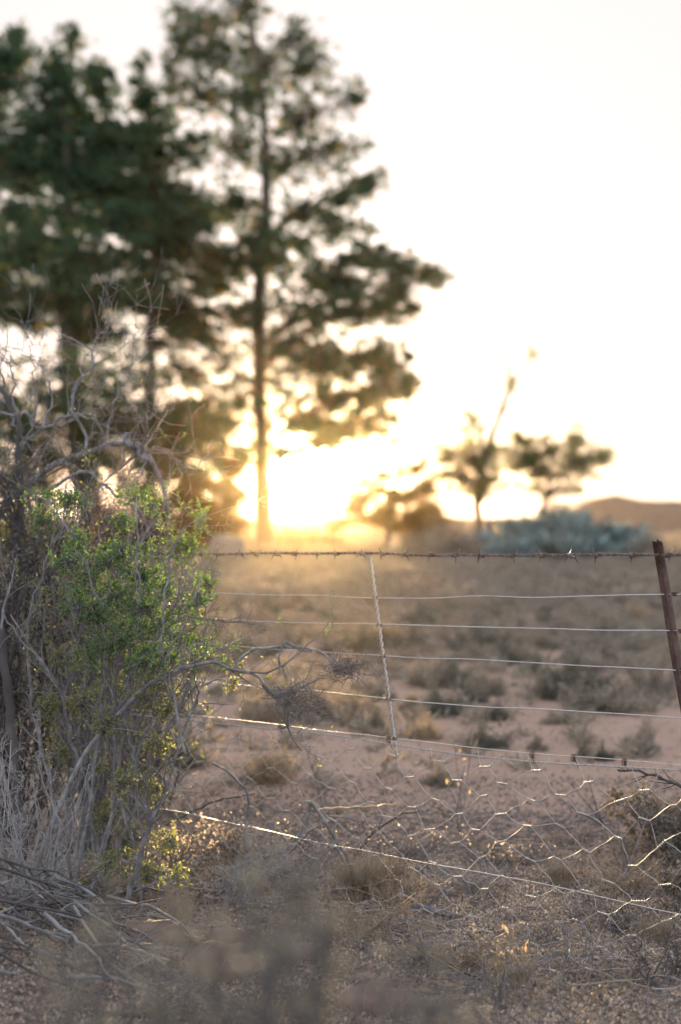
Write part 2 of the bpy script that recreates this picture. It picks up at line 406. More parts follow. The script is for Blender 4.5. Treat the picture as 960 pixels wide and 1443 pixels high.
centre = [(390,250,140,80,.16),(440,400,180,70,.40),(400,480,190,60,.38),(420,560,170,50,.42),(300,620,110,60,.4),(480,600,110,34,.5),(560,540,40,30,.5),(470,625,40,14,.6),(520,600,40,16,.6),(430,650,30,10,.5),(330,120,120,110,.10),(250,75,26,50,.4),(235,130,18,36,.4),(300,20,70,26,.35),(425,60,36,40,.35),(180,500,80,60,.2),(345,8,50,30,.5),(262,45,32,38,.5),(300,70,48,42,.68),(370,75,52,45,.68),(442,95,40,45,.5),(492,150,28,34,.55),(236,95,16,40,.45),
 (285,130,38,36,.6),(350,150,46,42,.68),(425,165,48,42,.6),(330,215,46,32,.6),(400,225,48,32,.62),(468,215,44,32,.5),(508,200,16,20,.6),(522,258,30,12,1.0),(490,284,34,15,.9),(540,245,12,8,.7),
 (262,302,52,26,.95),(330,285,44,26,.8),(430,300,40,24,.55),(480,325,44,22,.6),(420,330,40,18,.6),
 (300,380,58,38,1.0),(372,355,34,52,.85),(470,392,38,26,1.05),(520,372,44,18,1.05),(580,385,34,20,.9),(612,378,18,14,.75),(548,405,28,16,.8),
 (450,440,50,15,.5),(515,440,42,20,.75),(568,430,30,24,.7),(250,440,44,26,.85),(330,450,44,18,.8),(285,470,34,22,.8),
 (250,520,34,22,.75),(415,500,40,18,.6),(470,512,46,24,.85),(540,505,44,26,.85),(572,545,26,14,.6),(215,490,20,16,.4),
 (300,605,40,24,.85),(262,575,44,22,.75),(425,592,44,14,.8),(500,562,54,18,.75),(335,645,44,18,.7),(405,632,34,12,.75),(300,690,40,22,.6),(340,560,20,20,.35),
 (450,620,20,10,.5),(540,590,22,10,.5),(320,510,22,20,.35),(620,400,26,14,.35)]
tree('pine_tree', [(374,770,30),(371,690,24),(368,560,21),(366,430,19),(376,300,14),(372,150,9),(352,20,5)], 70, 24, centre,
     'tall open crowned pine with the low sun beside its trunk', M['pine'], M['pinebark'], 3.0, .30, 1.1, topthin=240, litshare=.07)
left = [(60,200,130,150,.4),(90,390,150,90,.45),(15,60,18,34,.9),(-5,110,40,70,1.05),(100,62,14,30,.6),(90,110,30,40,.7),(140,125,26,40,.7),(75,160,54,50,1.05),(160,190,54,40,1.1),
 (60,225,70,50,1.1),(140,255,70,40,1.1),(20,300,44,26,.75),(-30,230,50,60,1.1),(100,310,40,20,.6),(175,320,50,28,1.0),(40,365,56,24,1.0),(135,375,54,26,1.0),
 (100,420,76,26,1.15),(30,445,50,20,1.0),(180,430,50,18,.9),(135,465,50,18,.95),(-30,400,50,50,1.0),(60,335,40,14,.7)]
tree('pine_tree', [(138,772,40),(118,640,34),(97,500,30),(100,400,24),(95,250,16),(90,100,8)], 62, 36, left,
     'broad dark pine filling the upper left corner', M['pine'], M['pinebark'], 2.6, .30, 1.45, litshare=.02)
mid = [(270,215,26,34,.8),(265,320,60,40,.8),(240,420,60,40,.8),(200,290,60,90,.5),(250,470,50,20,.6),(200,95,11,24,.8),(205,140,24,34,1.0),(225,185,32,36,1.05),(205,235,44,40,1.05),(240,280,34,30,.85),(230,330,44,34,1.05),(215,375,44,34,1.0),(255,350,34,20,.9),(190,400,40,22,.9),
 (225,430,40,16,.8)]
tree('pine_tree', [(212,772,20),(212,640,17),(214,480,15),(216,300,10),(206,110,4)], 66, 18, mid,
     'narrow pointed pine squeezed between the dark pine and the open pine', M['pine'], M['pinebark'], 1.6, .28, 1.2, litshare=.04)
under = [(120,560,130,80,.55),(250,620,80,70,.55),(40,640,90,60,.6),(180,660,90,40,.6),(170,585,52,30,1.0),(120,620,50,30,.9),(210,630,40,22,.85),(20,600,40,44,.95),(60,560,34,22,.7),(75,650,40,24,.8),(-30,560,44,50,.9),(240,600,26,18,.6),(30,680,34,24,.7)]
tree('pine_tree', [(60,775,18),(62,700,15),(66,640,12),(70,570,6)], 58, 18, under,
     'low dark young pine under the big crowns at the left', M['pine'], M['pinebark'], 1.5, .26, 1.3, litshare=.06)

def stalk(lb, cb, r):
    p = resample([at(684, 640, 55), at(703, 590, 55), at(716, 555, 55), at(722, 535, 55), at(712, 515, 55)], 12)
    tubes(lb, p, np.linspace(.12, .05, 12), 5)
    q = resample([at(716, 555, 55), at(735, 520, 55), at(750, 498, 55)], 6); tubes(lb, q, np.linspace(.06, .03, 6), 4)
    q2 = resample([at(703, 590, 55), at(726, 560, 55), at(722, 540, 55)], 6); tubes(lb, q2, np.linspace(.03, .012, 6), 4)
    for c, n, s in ((at(720, 540, 55), 150, .2), (at(750, 499, 55), 110, .16), (at(703, 510, 55), 110, .25), (at(706, 575, 55), 40, .2), (at(735, 520, 55), 12, .2)):
        pos = c + rng.normal(0, s, (n, 3)); blades(cb, pos, rng.normal(size=(n, 3)), .22, .05)
thornL = [(665,650,56,42,.42),(630,640,22,18,.5),(700,640,18,20,.5),(672,672,26,24,1.0),(668,635,20,26,.9),(662,598,12,22,.7),(655,575,7,14,.5),(645,668,20,16,.8),(622,652,16,12,.6),(612,668,12,9,.5),(698,662,14,16,.6),(688,630,12,16,.6),(676,695,22,12,.8),(635,690,16,10,.5),(700,690,14,9,.4),(684,605,8,12,.4)]
tree('thorn_tree', [(674,775,13),(674,720,11),(676,690,11),(680,650,7),(676,600,3)], 55, 12, thornL,
     'small round thorn tree with one long bare branch leaning up', M['thornleaf'], M['pinebark'], .8, .15, 2.5, 'thorn trees beyond the plain', 44, .2, stalk)
thornR = [(745,650,44,36,.42),(820,650,50,30,.36),(775,640,30,30,.4),(810,640,20,30,.5),(840,635,20,20,.4),(780,690,60,12,.4),(745,650,20,22,.9),(738,620,13,18,.8),(722,640,12,20,.7),(726,608,8,12,.5),(762,668,20,14,.8),(785,672,18,10,.6),(775,635,10,16,.5),(790,650,8,18,.5),(806,622,9,18,.9),(812,605,6,12,.6),(800,668,14,10,.5),(828,668,18,8,.6),(848,648,14,9,.85),(862,636,7,8,.7),(835,655,12,8,.5),(725,680,18,9,.5),(765,695,24,8,.5),(810,690,18,8,.5),(770,606,6,12,.35)]
tree('thorn_tree', [(765,775,8),(768,720,7),(772,690,5),(775,660,3)], 57, 12, thornR,
     'spreading feathery thorn tree with several fans of foliage above the agaves', M['thornleaf'], M['pinebark'], .8, .15, 2.5, 'thorn trees beyond the plain', 44, .19)

def bush(name, px, py_base, Y, w_px, h_px, label, mat, group, n=9000, tuft=.16, cat='bush'):
    base = at(px, py_base, Y); base[2] = float(ground_z(base[0], Y)) - .03
    r = root(name, base, label, cat, group); W = w_px / F * Y / 2; H = h_px / F * Y
    k = int(46 * max(1, W / H)); 
    e = unit(rng.normal(size=(k, 3)) * np.array([1, .6, .8])) * rng.uniform(.5, 1, (k, 1)) * np.array([W, W * .6, H]); e[:, 2] = np.abs(e[:, 2]) + .12
    st = np.zeros((k, 3)); st[:, 0] = e[:, 0] * .35; tw = np.stack([st, st * .5 + e * .45 + rng.normal(0, .05, (k, 3)), e], 1) + base
    sb = Buf(); R0 = np.linspace(.03, .01, 3)[None].repeat(k, 0); tubes(sb, tw, R0, 4)
    q, qr = spawn(tw, R0, 5, (.3, .5), (.3, .9), jit=.2, n=4); tubes(sb, q, qr, 3); part('stems', sb, M['pinebark'], r, True)
    cb = Buf(); kk = rng.integers(0, len(q), n // 5); c = q[kk, rng.integers(1, 4, n // 5)]
    for _ in range(5):
        pos = c + rng.normal(0, .2 * min(1, H), c.shape); blades(cb, pos, rng.normal(size=pos.shape) + np.array([0, 0, .4]), rng.uniform(.5, 1.2, len(pos)) * tuft, tuft * .3)
    part('foliage', cb, mat, r); return r
g_ = 'bushes at the foot of the trees'
tree('scrubby_tree', [(545,778,9),(548,740,7),(552,700,5),(560,670,3)], 64, 9, [(575,662,24,10,.8),(540,668,22,12,.7),(600,650,12,8,.5),(520,690,26,14,.7),(560,700,34,16,.9),(600,690,22,16,.7),(500,718,24,14,.8),(545,730,46,18,1.),(620,672,12,10,.5),(470,735,20,12,.7),(490,665,26,10,.5),(505,700,30,14,.6),(470,700,12,10,.35),(590,725,34,16,.9)],
     'golden backlit scrubby tree just right of the low sun', M['gold'], M['pinebark'], 1.0, .20, 2.4, 'golden scrubby trees beside the sun', 40, .24)
tree('scrubby_tree', [(300,778,9),(298,740,7),(304,710,5),(310,690,3)], 64, 9, [(320,660,26,12,.6),(280,680,30,14,.7),(330,700,22,14,.6),(300,720,40,16,.9),(260,700,26,18,.8),(345,735,22,12,.6),(240,665,22,12,.6),(280,745,46,16,1.)],
     'golden backlit scrubby tree left of the open pine trunk', M['gold'], M['pinebark'], 1.0, .26, 2.8, 'golden scrubby trees beside the sun', 40, .24)
bush('bush', 605, 770, 70, 100, 110, 'small tawny bush between the sun and the thorn trees', M['gold'], g_, 4500, .2)
bush('bush', 225, 775, 60, 130, 150, 'orange backlit bush behind the arching dead branches', M['gold'], g_, 9000, .24)
bush('bush', 160, 775, 57, 80, 120, 'low ochre bush beside the dark pine trunk', M['gold'], g_, 2600, .22)
bush('bush', 40, 775, 55, 110, 100, 'shaded bush at the far left under the young pine', M['thornleaf'], g_, 6000, .22)
bush('bush', 310, 775, 68, 90, 95, 'small bush left of the open pine trunk', M['gold'], g_, 2200, .2)
bush('bush', 430, 772, 72, 120, 34, 'low bush directly beneath the setting sun', M['gold'], g_, 3500, .18)
bush('bush', 640, 785, 52, 110, 55, 'wide grey bush left of the blue agaves', M['scrub'], g_, 7000, .16)
bush('bush', 585, 785, 50, 60, 40, 'little grey bush below the tawny bush', M['scrub'], g_, 3000, .14)
bush('bush', 915, 785, 50, 70, 34, 'low brownish bush behind the steel post', M['scrub'], g_, 3500, .14)

# pale rock by the pine
def rock(name, c, sx, sy, sz, mat, label, cat='rock', group=None, seed=0, rot=0.):
    b = Buf(); nu, nv = 22, 14
    u = np.linspace(0, 2 * np.pi, nu, endpoint=False); v = np.linspace(0.02, np.pi * .62, nv); U, V = np.meshgrid(u, v)
    x = np.sin(V) * np.cos(U); y = np.sin(V) * np.sin(U); z = np.cos(V)
    k = 1 + .35 * vnoise(x * 1.7 + 5 + seed, y * 1.7 + z * 1.3, 20 + seed) + .12 * vnoise(x * 5 + seed, y * 5 + z * 4, 21 + seed)
    X, Y, Z = x * k * sx, y * k * sy, z * k * sz
    c_, s_ = math.cos(rot), math.sin(rot)
    P = np.stack([X * c_ - Y * s_, X * s_ + Y * c_, Z], -1).reshape(-1, 3) + c
    i = np.arange(nu * nv).reshape(nv, nu)
    q = np.stack([i[:-1], i[1:], np.roll(i[1:], -1, 1), np.roll(i[:-1], -1, 1)], -1).reshape(-1, 4)
    b.add(P, np.stack([np.zeros(nu, int), i[0], np.roll(i[0], -1)], -1)[:0], q)
    b.add(P[:nu].mean(0), None); top = b.n - 1
    b.f3.append(np.stack([np.full(nu, top), i[0], np.roll(i[0], -1)], -1))
    return single(name, b, mat, c, label, cat, group, True)
cr = at(322, 0, 48); cr[2] = -.1
rock('boulder', cr, .75, .6, 1.15, M['palerock'], 'large pale rounded boulder far behind the barbed wire left of the pine')

# agaves: each leaf a part
def agave_leaf(Ln, wd):
    b = Buf(); n = 7; t = np.linspace(0, 1, n)
    out_ = Ln * (.75 * t - .0 * t) * .55; up = Ln * (t - .22 * t ** 2.6)
    w_ = wd * np.interp(t, [0, .15, .5, .85, 1], [.55, .75, 1, .45, .02]) / 2
    th = .03 * (1 - t) + .004
    rows = []
    for i in range(n):
        y = out_[i]; z = up[i]
        rows += [(-w_[i], y, z + .25 * w_[i]), (0, y - th[i] * .2 + .12 * w_[i], z), (w_[i], y, z + .25 * w_[i]), (0, y + th[i] + .12 * w_[i], z - th[i])]
    V = np.array(rows); idx = np.arange(n * 4).reshape(n, 4)
    q = np.stack([idx[:-1], idx[1:], np.roll(idx[1:], -1, 1), np.roll(idx[:-1], -1, 1)], -1).reshape(-1, 4)
    b.add(V, None, q); return b
leafmesh = agave_leaf(1.0, .16).mesh('leaf', M['agave'], smooth=True)
agaves = [(648,56,1.2),(688,54,1.35),(722,57,1.9),(752,55,2.0),(786,57,2.35),(818,54,2.1),(838,57,1.7),(866,55,1.75),(893,57,1.6),(770,50,1.5),(735,49,1.2),(850,50,1.2),(905,52,1.1),(805,49,1.3),(700,49,1.0)]
lab = ['smallest pale agave at the left end of the row','low agave right of the wide grey bush','blue agave below the gap of the thorn trees','blue agave left of the tallest agave','tallest blue agave in the middle of the row',
 'wide blue agave right of the tallest one','upright agave below the right fan of thorn foliage','blue agave in front of the brown hill','last large agave before the steel post','small front agave before the tallest one',
 'small front agave below the left thorn tree gap','small front agave right of centre','low agave at the right end behind the post top','front agave between two taller ones','squat agave at the front left of the row']
for k, (px, Y, h) in enumerate(agaves):
    b0 = at(px, 0, Y); b0[2] = float(ground_z(b0[0], Y)) - .05
    h *= 1.22
    r = root('agave', b0, lab[k], 'agave', 'blue agaves behind the plain')
    nl = 26
    for i in range(nl):
        o = bpy.data.objects.new('leaf', leafmesh); COL.objects.link(o); o.parent = r
        f = i / nl; az = i * 2.39996 + rng.normal(0, .1); tilt = -.75 * f + .12 * rng.normal()
        o.rotation_euler = (tilt * .9 + .05, 0, az)
        s_ = h * (1.05 - .35 * abs(f - .4)) * .95
        o.scale = (s_ * 1.2, s_, s_); o.location = (0, 0, 0)

# ------------------------------------------------------------------ scrub on the plain
def scrub_mesh(name, mat, n=900, seed=0, sparse=0.):
    b = Buf(); k = 60
    e = unit(rng.normal(size=(k, 3))) * rng.uniform(.45, 1.15, (k, 1)); e[:, 2] = np.abs(e[:, 2]) * .85
    ang_ = np.arctan2(e[:, 1], e[:, 0]); e *= (1 + .28 * np.sin(ang_ * 2 + seed) + .2 * np.sin(ang_ * 5 + 2 * seed))[:, None]
    st = np.zeros_like(e); st[:, :2] = e[:, :2] * .25
    tw = np.stack([st, st * .4 + e * .5 + rng.normal(0, .05, (k, 3)), e], 1) * np.array([.5, .5, .5])
    R = np.linspace(.007, .003, 3)[None].repeat(k, 0)
    q, qr = spawn(tw, R, 4, (.35, .6), (.3, 1.), jit=.22, n=4, up=.1)
    tubes(b, tw, R, 3); tubes(b, q, qr, 3)
    pos, d = along(np.concatenate([q]), max(1, n // len(q)) , .2)
    pos = pos + rng.normal(0, .035, pos.shape)
    blades(b, pos, d + rng.normal(0, .8, d.shape) + np.array([0, 0, .3]), rng.uniform(.03, .08, len(pos)), .018)
    pos, d = along(tw, max(1, n // 90), .5); pos += rng.normal(0, .05, pos.shape)
    blades(b, pos, d + rng.normal(0, .8, d.shape) + np.array([0, 0, .3]), rng.uniform(.03, .08, len(pos)), .018)
    b.v = [np.maximum(v, [-9, -9, -.03]) for v in b.v]
    return b
SM = [scrub_mesh('s', None, 3000, 1).mesh('scrub_bush', M['scrub']), scrub_mesh('s', None, 2400, 3).mesh('scrub_bush', M['scrub']),
      scrub_mesh('s', None, 3600).mesh('scrub_bush', M['scrubdark']), scrub_mesh('s', None, 1800).mesh('scrub_bush', M['straw'])]
def scrub(px, pyb, w_px, h_px, kind, label, group):
    Y = (CAMZ * F) / (pyb - HZ); x = (px - CX) / F * Y
    o = bpy.data.objects.new('scrub_bush', SM[kind]); COL.objects.link(o)
    o.location = (x, Y, float(ground_z(x, Y)) - .01); W = w_px / F * Y; H = h_px / F * Y
    o.scale = (W, W, H * 1.9); o.rotation_euler = (0, 0, rng.uniform(0, 6.28))
    return tag(o, label, 'bush', group)
sg = 'scrub bushes standing out on the sandy plain'
for a in [(817,985,118,62,2,'large dark scrub bush on bare sand below the third plain wire, left of the post'),
          (701,936,70,30,2,'dark scrub bush crossed by the third plain wire right of centre'),
          (645,968,80,34,2,'dark scrub bush just right of the twisted dropper'),
          (862,1006,40,22,2,'small dark bush right of the large dark scrub bush'),
          (667,990,44,24,2,'small dark bush below and right of the dropper bush'),
          (911,1064,46,44,0,'upright grey bush on sand just above the netting at the right'),
          (757,1058,34,24,0,'small grey bush above the netting left of two dark tussocks'),
          (697,1015,60,26,2,'flat dark bush crossed by the fourth plain wire'),
          (787,1022,50,20,0,'flat grey bush in front of the large dark bush'),
          (825,1066,26,22,2,'left one of two dark tussocks above the netting'),
          (852,1072,28,26,2,'right one of two dark tussocks above the netting'),
          (912,985,80,66,0,'tall bluish grey bush just left of the steel post'),
          (525,1032,60,26,2,'flat dark tussock left of the dropper foot'),
          (600,1042,60,34,3,'straw coloured bush right of the dropper foot'),
          (686,1056,64,30,2,'dark bush in front of the dropper bush, on the net wire'),
          (379,1104,84,60,3,'rounded golden dry bush behind the netting below the twig clumps'),
          (620,1108,60,26,0,'pale green flat plant on bare sand behind the netting'),
          (545,905,90,30,3,'sunlit tan bush behind the dropper'),
          (590,880,70,26,2,'dark scrub bush behind the top of the dropper'),
          (350,925,100,30,2,'dark scrub bush behind the hooked dead branch'),
          (480,920,80,28,2,'dark scrub bush behind the right twig clump'),
          (250,1080,90,50,2,'dark scrub clump behind the left end of the netting')]:
    scrub(*a, sg)
taken = []
pg = 'low grey scrub bushes dotted over the sandy plain'
cand = []
for _ in range(9000):
    Y = math.sqrt(rng.uniform(10.5 ** 2, 62 ** 2)); x = rng.uniform(-.27, .27) * Y
    py = HZ + CAMZ * F / Y; px = CX + x / Y * F
    dens = np.interp(Y, [10, 14, 18, 26, 40, 62], [.2, .36, .55, .66, .7, .62])
    dens *= 1.15 if px > 560 else .95
    patch = vnoise(x / 2.4, Y / 4.2, 33)
    if rng.random() > dens * (1 if patch > -.12 else .12): continue
    w_ = rng.choice([rng.uniform(.22, .45), rng.uniform(.4, .9)]) * (1 + .3 * (Y > 25))
    if any((x - a) ** 2 + (Y - b) ** 2 < (.36 * (w_ + c)) ** 2 for a, b, c in taken): continue
    taken.append((x, Y, w_)); cand.append((Y, x, w_))
cand.sort()
for (Y, x, w_) in cand[:262]:
    px = CX + x / Y * F
    o = bpy.data.objects.new('scrub_bush', SM[int(rng.choice([0, 1, 2, 3], p=[.42, .34, .20, .04]))]); COL.objects.link(o)
    o.location = (x, Y, float(ground_z(x, Y)) - .01); h = w_ * rng.uniform(.45, .95)
    o.scale = (w_, w_, h); o.rotation_euler = (0, 0, rng.uniform(0, 6.28))
    tag(o, 'low grey scrub bush dotted on the blurred sandy plain behind the fence', 'bush', pg)
fb = Buf()
for (Y, x, w_) in cand[262:] + [(math.sqrt(rng.uniform(45 ** 2, 90 ** 2)),) * 1 + (0, 0) for _ in range(0)]:
    k = 260; e = unit(rng.normal(size=(k, 3))); e[:, 2] = np.abs(e[:, 2]); pos = e * rng.uniform(.3, 1, (k, 1)) * np.array([w_ / 2, w_ / 2, w_ * .42]) + [x, Y, float(ground_z(x, Y))]
    blades(fb, pos, e + rng.normal(0, .6, e.shape), .14, .045)
for _ in range(1500):   # beyond
    Y = rng.uniform(60, 150); x = rng.uniform(-.4, .4) * Y; w_ = rng.uniform(.5, 1.1)
    k = 36; e = unit(rng.normal(size=(k, 3))); e[:, 2] = np.abs(e[:, 2]); pos = e * rng.uniform(.3, 1, (k, 1)) * np.array([w_ / 2, w_ / 2, w_ * .4]) + [x, Y, 0]
    blades(fb, pos, e + rng.normal(0, .6, e.shape), .3, .12)
tag(part('far_scrub', fb, M['scrub']), 'grey green scrub covering the far side of the plain', None, None, 'stuff')

b = Buf()
for _ in range(2600):
    Y = math.sqrt(rng.uniform(7.5 ** 2, 40 ** 2)); x = rng.uniform(-.27, .27) * Y; w_ = rng.uniform(.04, .17) * (1 + Y / 40)
    if vnoise(x / 1.3, Y / 2.0, 77) < -.15 and Y < 14: continue
    k = 26; e = unit(rng.normal(size=(k, 3))); e[:, 2] = np.abs(e[:, 2]); blades(b, e * rng.uniform(0, .6, (k, 1)) * w_ + [x, Y, float(ground_z(x, Y))], e + rng.normal(0, .4, e.shape), w_ * .7, w_ * .12)
tag(part('ground_tufts', b, M['scrub']), 'tiny dry tufts and cushion plants thinly covering the sand', None, None, 'stuff')

# ------------------------------------------------------------------ fence
def fs(px): k = (px - CX) / F; return (1.17 - 5 * k) / (1.905 + 1.4 * k)
def fxy(s): return 1.17 - 1.905 * s, 5.0 + 1.4 * s
def fpt(px, py, toward=0.):
    s = fs(px); x, y = fxy(s); return np.array([x, y - toward, CAMZ - (py - HZ) / F * y])
FN = unit(np.array([-1.4, -1.905, 0.])); FD = unit(np.array([-1.905, 1.4, 0.]))   # normal towards camera, run to the left
SMIN, SMAX = -1.55, 3.65
class Wire:
    def __init__(s, pts):
        a = sorted((fs(px), fpt(px, py)[2]) for px, py in pts)
        s.S = np.array([q[0] for q in a]); s.Z = np.array([q[1] for q in a])
        z0 = s.Z[0] + (s.S[0] - SMIN) * 0.0; z1 = s.Z[-1] + .01
        s.S = np.concatenate([[SMIN], s.S, [SMAX]]); s.Z = np.concatenate([[z0], s.Z, [z1]])
    def z(s, q):
        q = np.asarray(q, float); return sum(np.interp(q + d, s.S, s.Z) for d in (-.1, -.05, 0, .05, .1)) / 5
    def line(s, n, wob=.002, a=SMIN, b=SMAX, seed=0, off=0.0):
        q = np.linspace(a, b, n); x, y = fxy(q)
        return np.stack([x + FN[0] * off, y + FN[1] * off, s.z(q) + wob * vnoise(q * 9, q * 0 + seed, 5) * 2], -1)
W0 = Wire([(-100,779),(0,778),(150,779),(300,780.5),(526,780),(700,783),(830,783.5),(926,781),(960,782)])
W1 = Wire([(-50,826),(200,830),(350,838),(530,842),(700,842),(850,838),(940,836),(960,835)])
W2 = Wire([(-50,860),(240,868),(400,876.5),(535,881),(700,885),(940,888),(960,888)])
W3 = Wire([(-50,892),(240,905),(400,914.5),(541,926),(620,926),(680,929),(760,936),(950,941)])
W4 = Wire([(-50,935),(240,954),(367,966.5),(549,985),(700,995),(780,1002),(960,1010)])
W5 = Wire([(-50,985),(240,1004),(300,1011),(450,1028),(557,1041),(700,1056),(960,1077)])
W6 = Wire([(-50,1105),(210,1134),(300,1152),(480,1193),(600,1215),(765,1246),(960,1289)])
fbase = np.array([*fxy(.05), 0.])
fence = root('wire_fence', fbase, 'barbed wire fence with galvanised strands and torn hexagonal netting crossing the frame', 'fence')

def helix(C, r, pitch, phase, step=None):
    d = np.linalg.norm(np.diff(C, axis=0), axis=1); sl = np.concatenate([[0], np.cumsum(d)])
    T = unit(np.gradient(C, axis=0)); ref = np.array([0, 0, 1.]) if abs(T[len(T)//2, 2]) < .8 else np.array([1., 0, 0])
    A = unit(np.cross(T, ref)); B = np.cross(T, A); a = sl / pitch * 2 * np.pi + phase
    return C + r * (A * np.cos(a)[:, None] + B * np.sin(a)[:, None])
# barbed wire: two twisted strands + barbs
LEN = 2.364 * (SMAX - SMIN)
C0 = W0.line(int(LEN / .006), .004)
bb = Buf()
for ph in (0, math.pi): tubes(bb, helix(C0, .0031, .055, ph), np.full(len(C0), .0028), 5)
bw = part('barbed_wire', bb, M['barb'], fence, True)
# one barb: a double wrap and four points
bar = Buf(); t = np.linspace(0, 4 * np.pi, 26)
wrap = np.stack([t / (4 * np.pi) * .018 - .009, .0062 * np.cos(t), .0062 * np.sin(t)], -1); tubes(bar, wrap, np.full(26, .0021), 5)
for x0, dy, dz in ((-.009, .9, .8), (.009, -.5, 1.), (-.004, -.9, -.7), (.005, .5, -1.)):
    d = unit(np.array([(x0) * 28, dy, dz])); p0 = np.array([x0, 0, 0]) + d * .004
    tubes(bar, np.stack([p0, p0 + d * .011, p0 + d * .021]), np.array([.0021, .0019, .0005]), 5)
barm = bar.mesh('barb', M['barb'], smooth=True)
for px in (8,46,84,122,158,195,224,252,282,309,338,360,387,417,448,477,508,541,574,608,643,680,723,762,803,843,895,939,990):
    s_ = fs(px + rng.uniform(-3, 3)); x, y = fxy(s_)
    o = bpy.data.objects.new('barb', barm); COL.objects.link(o); o.parent = bw
    o.location = (Vector((x, y, float(W0.z(s_)))) - fence.location)
    o.rotation_euler = Matrix.Rotation(math.atan2(FD[1], FD[0]), 3, 'Z').to_euler(); o.rotation_euler[0] = rng.uniform(0, 6.28)
    o.scale = [rng.uniform(1.1, 1.4)] * 3
for k, W in enumerate((W1, W2, W3, W4, W5, W6)):
    b = Buf(); ln = W.line(240, .0055, seed=k + 2); tubes(b, ln, np.full(240, [.0023, .0024, .0022, .0024, .0018, .0018][k]), 6)
    part('plain_wire', b, M['galv'], fence, True)
# dropper
D = resample([fpt(522, 782, .0), fpt(530, 842), fpt(535, 882), fpt(541, 926), fpt(549, 985), fpt(557, 1045), fpt(560, 1064)], 170) + FN * .003
db = Buf()
for ph in (0, math.pi): tubes(db, helix(D, .0046, .058, ph), np.full(170, .0034), 6)
dr = part('dropper', db, M['galvtwist'], fence, True)
for W, px in ((W1, 530), (W2, 535.5), (W3, 541), (W4, 549), (W5, 557), (W0, 522)):
    s_ = fs(px); x, y = fxy(s_); c = np.array([x, y, float(W.z(s_))]); b = Buf()
    t = np.linspace(0, 5 * np.pi, 34); u = np.linspace(-.011, .011, 34)
    tubes(b, c + FN * .003 + FD * u[:, None] + np.cos(t)[:, None] * np.array([0, 0, .0055]) + np.sin(t)[:, None] * FN * .0065, np.full(34, .0016), 4)
    part('tie', b, M['post'], dr, True)
# posts (steel Y section)
def post(top, bot, detail=True):
    ax = unit(top - bot); side = unit(np.cross(ax, FN)); fr = np.cross(side, ax)
    n = 12; b = Buf(); prof = []
    W_, T_ = .021, .0038
    for a in (0, 2.3, -2.3):
        d = np.array([math.sin(a + .5), -math.cos(a + .5)]); pn = np.array([-d[1], d[0]])
        prof.append((d, pn))
    for d, pn in prof:
        lo = [pn * T_, d * W_ + pn * T_ * .8, d * W_ - pn * T_ * .8, -pn * T_]
        V = []
        for i in range(n):
            p = bot + (top - bot) * i / (n - 1) + side * .0025 * math.sin(i * 1.3) * (0 < i < n - 1)
            for q in lo: V.append(p + side * q[0] - fr * q[1] + (ax * (.004 * rng.normal()) if i == n - 1 else 0))
        idx = np.arange(n * 4).reshape(n, 4)
        qd = np.stack([idx[:-1], idx[1:], np.roll(idx[1:], -1, 1), np.roll(idx[:-1], -1, 1)], -1).reshape(-1, 4)
        b.add(np.array(V), None, np.concatenate([qd, [idx[0], idx[-1]]]))
    p_ = part('post', b, M['post'], fence)
    if not detail: return
    for W, px in ((W0, 931), (W1, 942), (W2, 951), (W3, 957)):
        s_ = fs(px); x, y = fxy(s_); c = np.array([x, y, float(W.z(s_))]); b = Buf()
        t = np.linspace(0, 6 * np.pi, 30)
        tubes(b, c - FD * (.016 + .016 * np.linspace(0, 1, 30)[:, None]) + np.cos(t)[:, None] * np.array([0, 0, .006]) + np.sin(t)[:, None] * FN * .006, np.full(30, .0022), 4)
        tubes(b, np.stack([c - FD * .002 - FN * .004, c - FD * .014 + np.array([0, 0, .002]), c - FD * .03 + np.array([0, 0, .007])]), np.array([.0035, .003, .002]), 5)
        part('post_clip', b, M['post'], p_, True)
pt = fpt(926.5, 763); pb = fpt(1027, 1366); pb[1] -= .0
post(pt, pb + (pb - pt) * .12)
for s_ in (SMIN, SMAX):
    x, y = fxy(s_); post(np.array([x, y, 1.47]), np.array([x + .03, y, -.2]), False)

# hexagonal netting hanging from the fifth wire
PU, PV = .211, .1165
rows = 9; ncol = int((SMAX * .62 + .55) * 2.364 / PU) + 1
nb = Buf(); r_w = .0015
def netpt(u, v):
    """u metres to the left from s=-0.12, v metres below the wire"""
    s_ = -.22 + u / 2.364
    x, y = fxy(s_); z0 = float(W5.z(s_))
    tear = math.exp(-((s_ - .12) / .28) ** 2)
    wob = np.array([.03 * vnoise(u * 1.6, v * 2.2, 41) * 2, .05 * vnoise(u * 1.3, v * 2, 42) * 2, .018 * vnoise(u * 1.9, v * 2.6, 43) * 2]) * min(1, v / .12)
    vs = v * (1 + .10 * tear)
    z = z0 - .012 - vs + .05 * tear * math.sin(u * 7) * min(1, v * 3)
    gz = .03 + float(ground_z(x, y)) * .5
    flare = 0.
    if z < gz + .06:
        ex = gz + .06 - z; z = gz + .06 - .35 * min(ex, .15); flare = ex * 1.1
    p = np.array([x, y, z]) + FN * (.03 * min(1, v * 4) + .05 * v + flare) + FD * wob[0] + FN * wob[1] + np.array([0, 0, wob[2]])
    p += FD * (-.02 * v)
    return p + FD * rng.normal(0, .004) + np.array([0, 0, rng.normal(0, .004)])
nodes = {}
TW = .030   # half length of a twist
for j in range(rows):
    for i in range(ncol):
        u = (i + .5 * (j % 2)) * PU; v = .055 + j * PV / 2 * 1.0
        nodes[(i, j)] = (u, v)
seg = []; twist = []
ends = {}
for (i, j), (u, v) in list(nodes.items()):
    pass
rows2 = 15
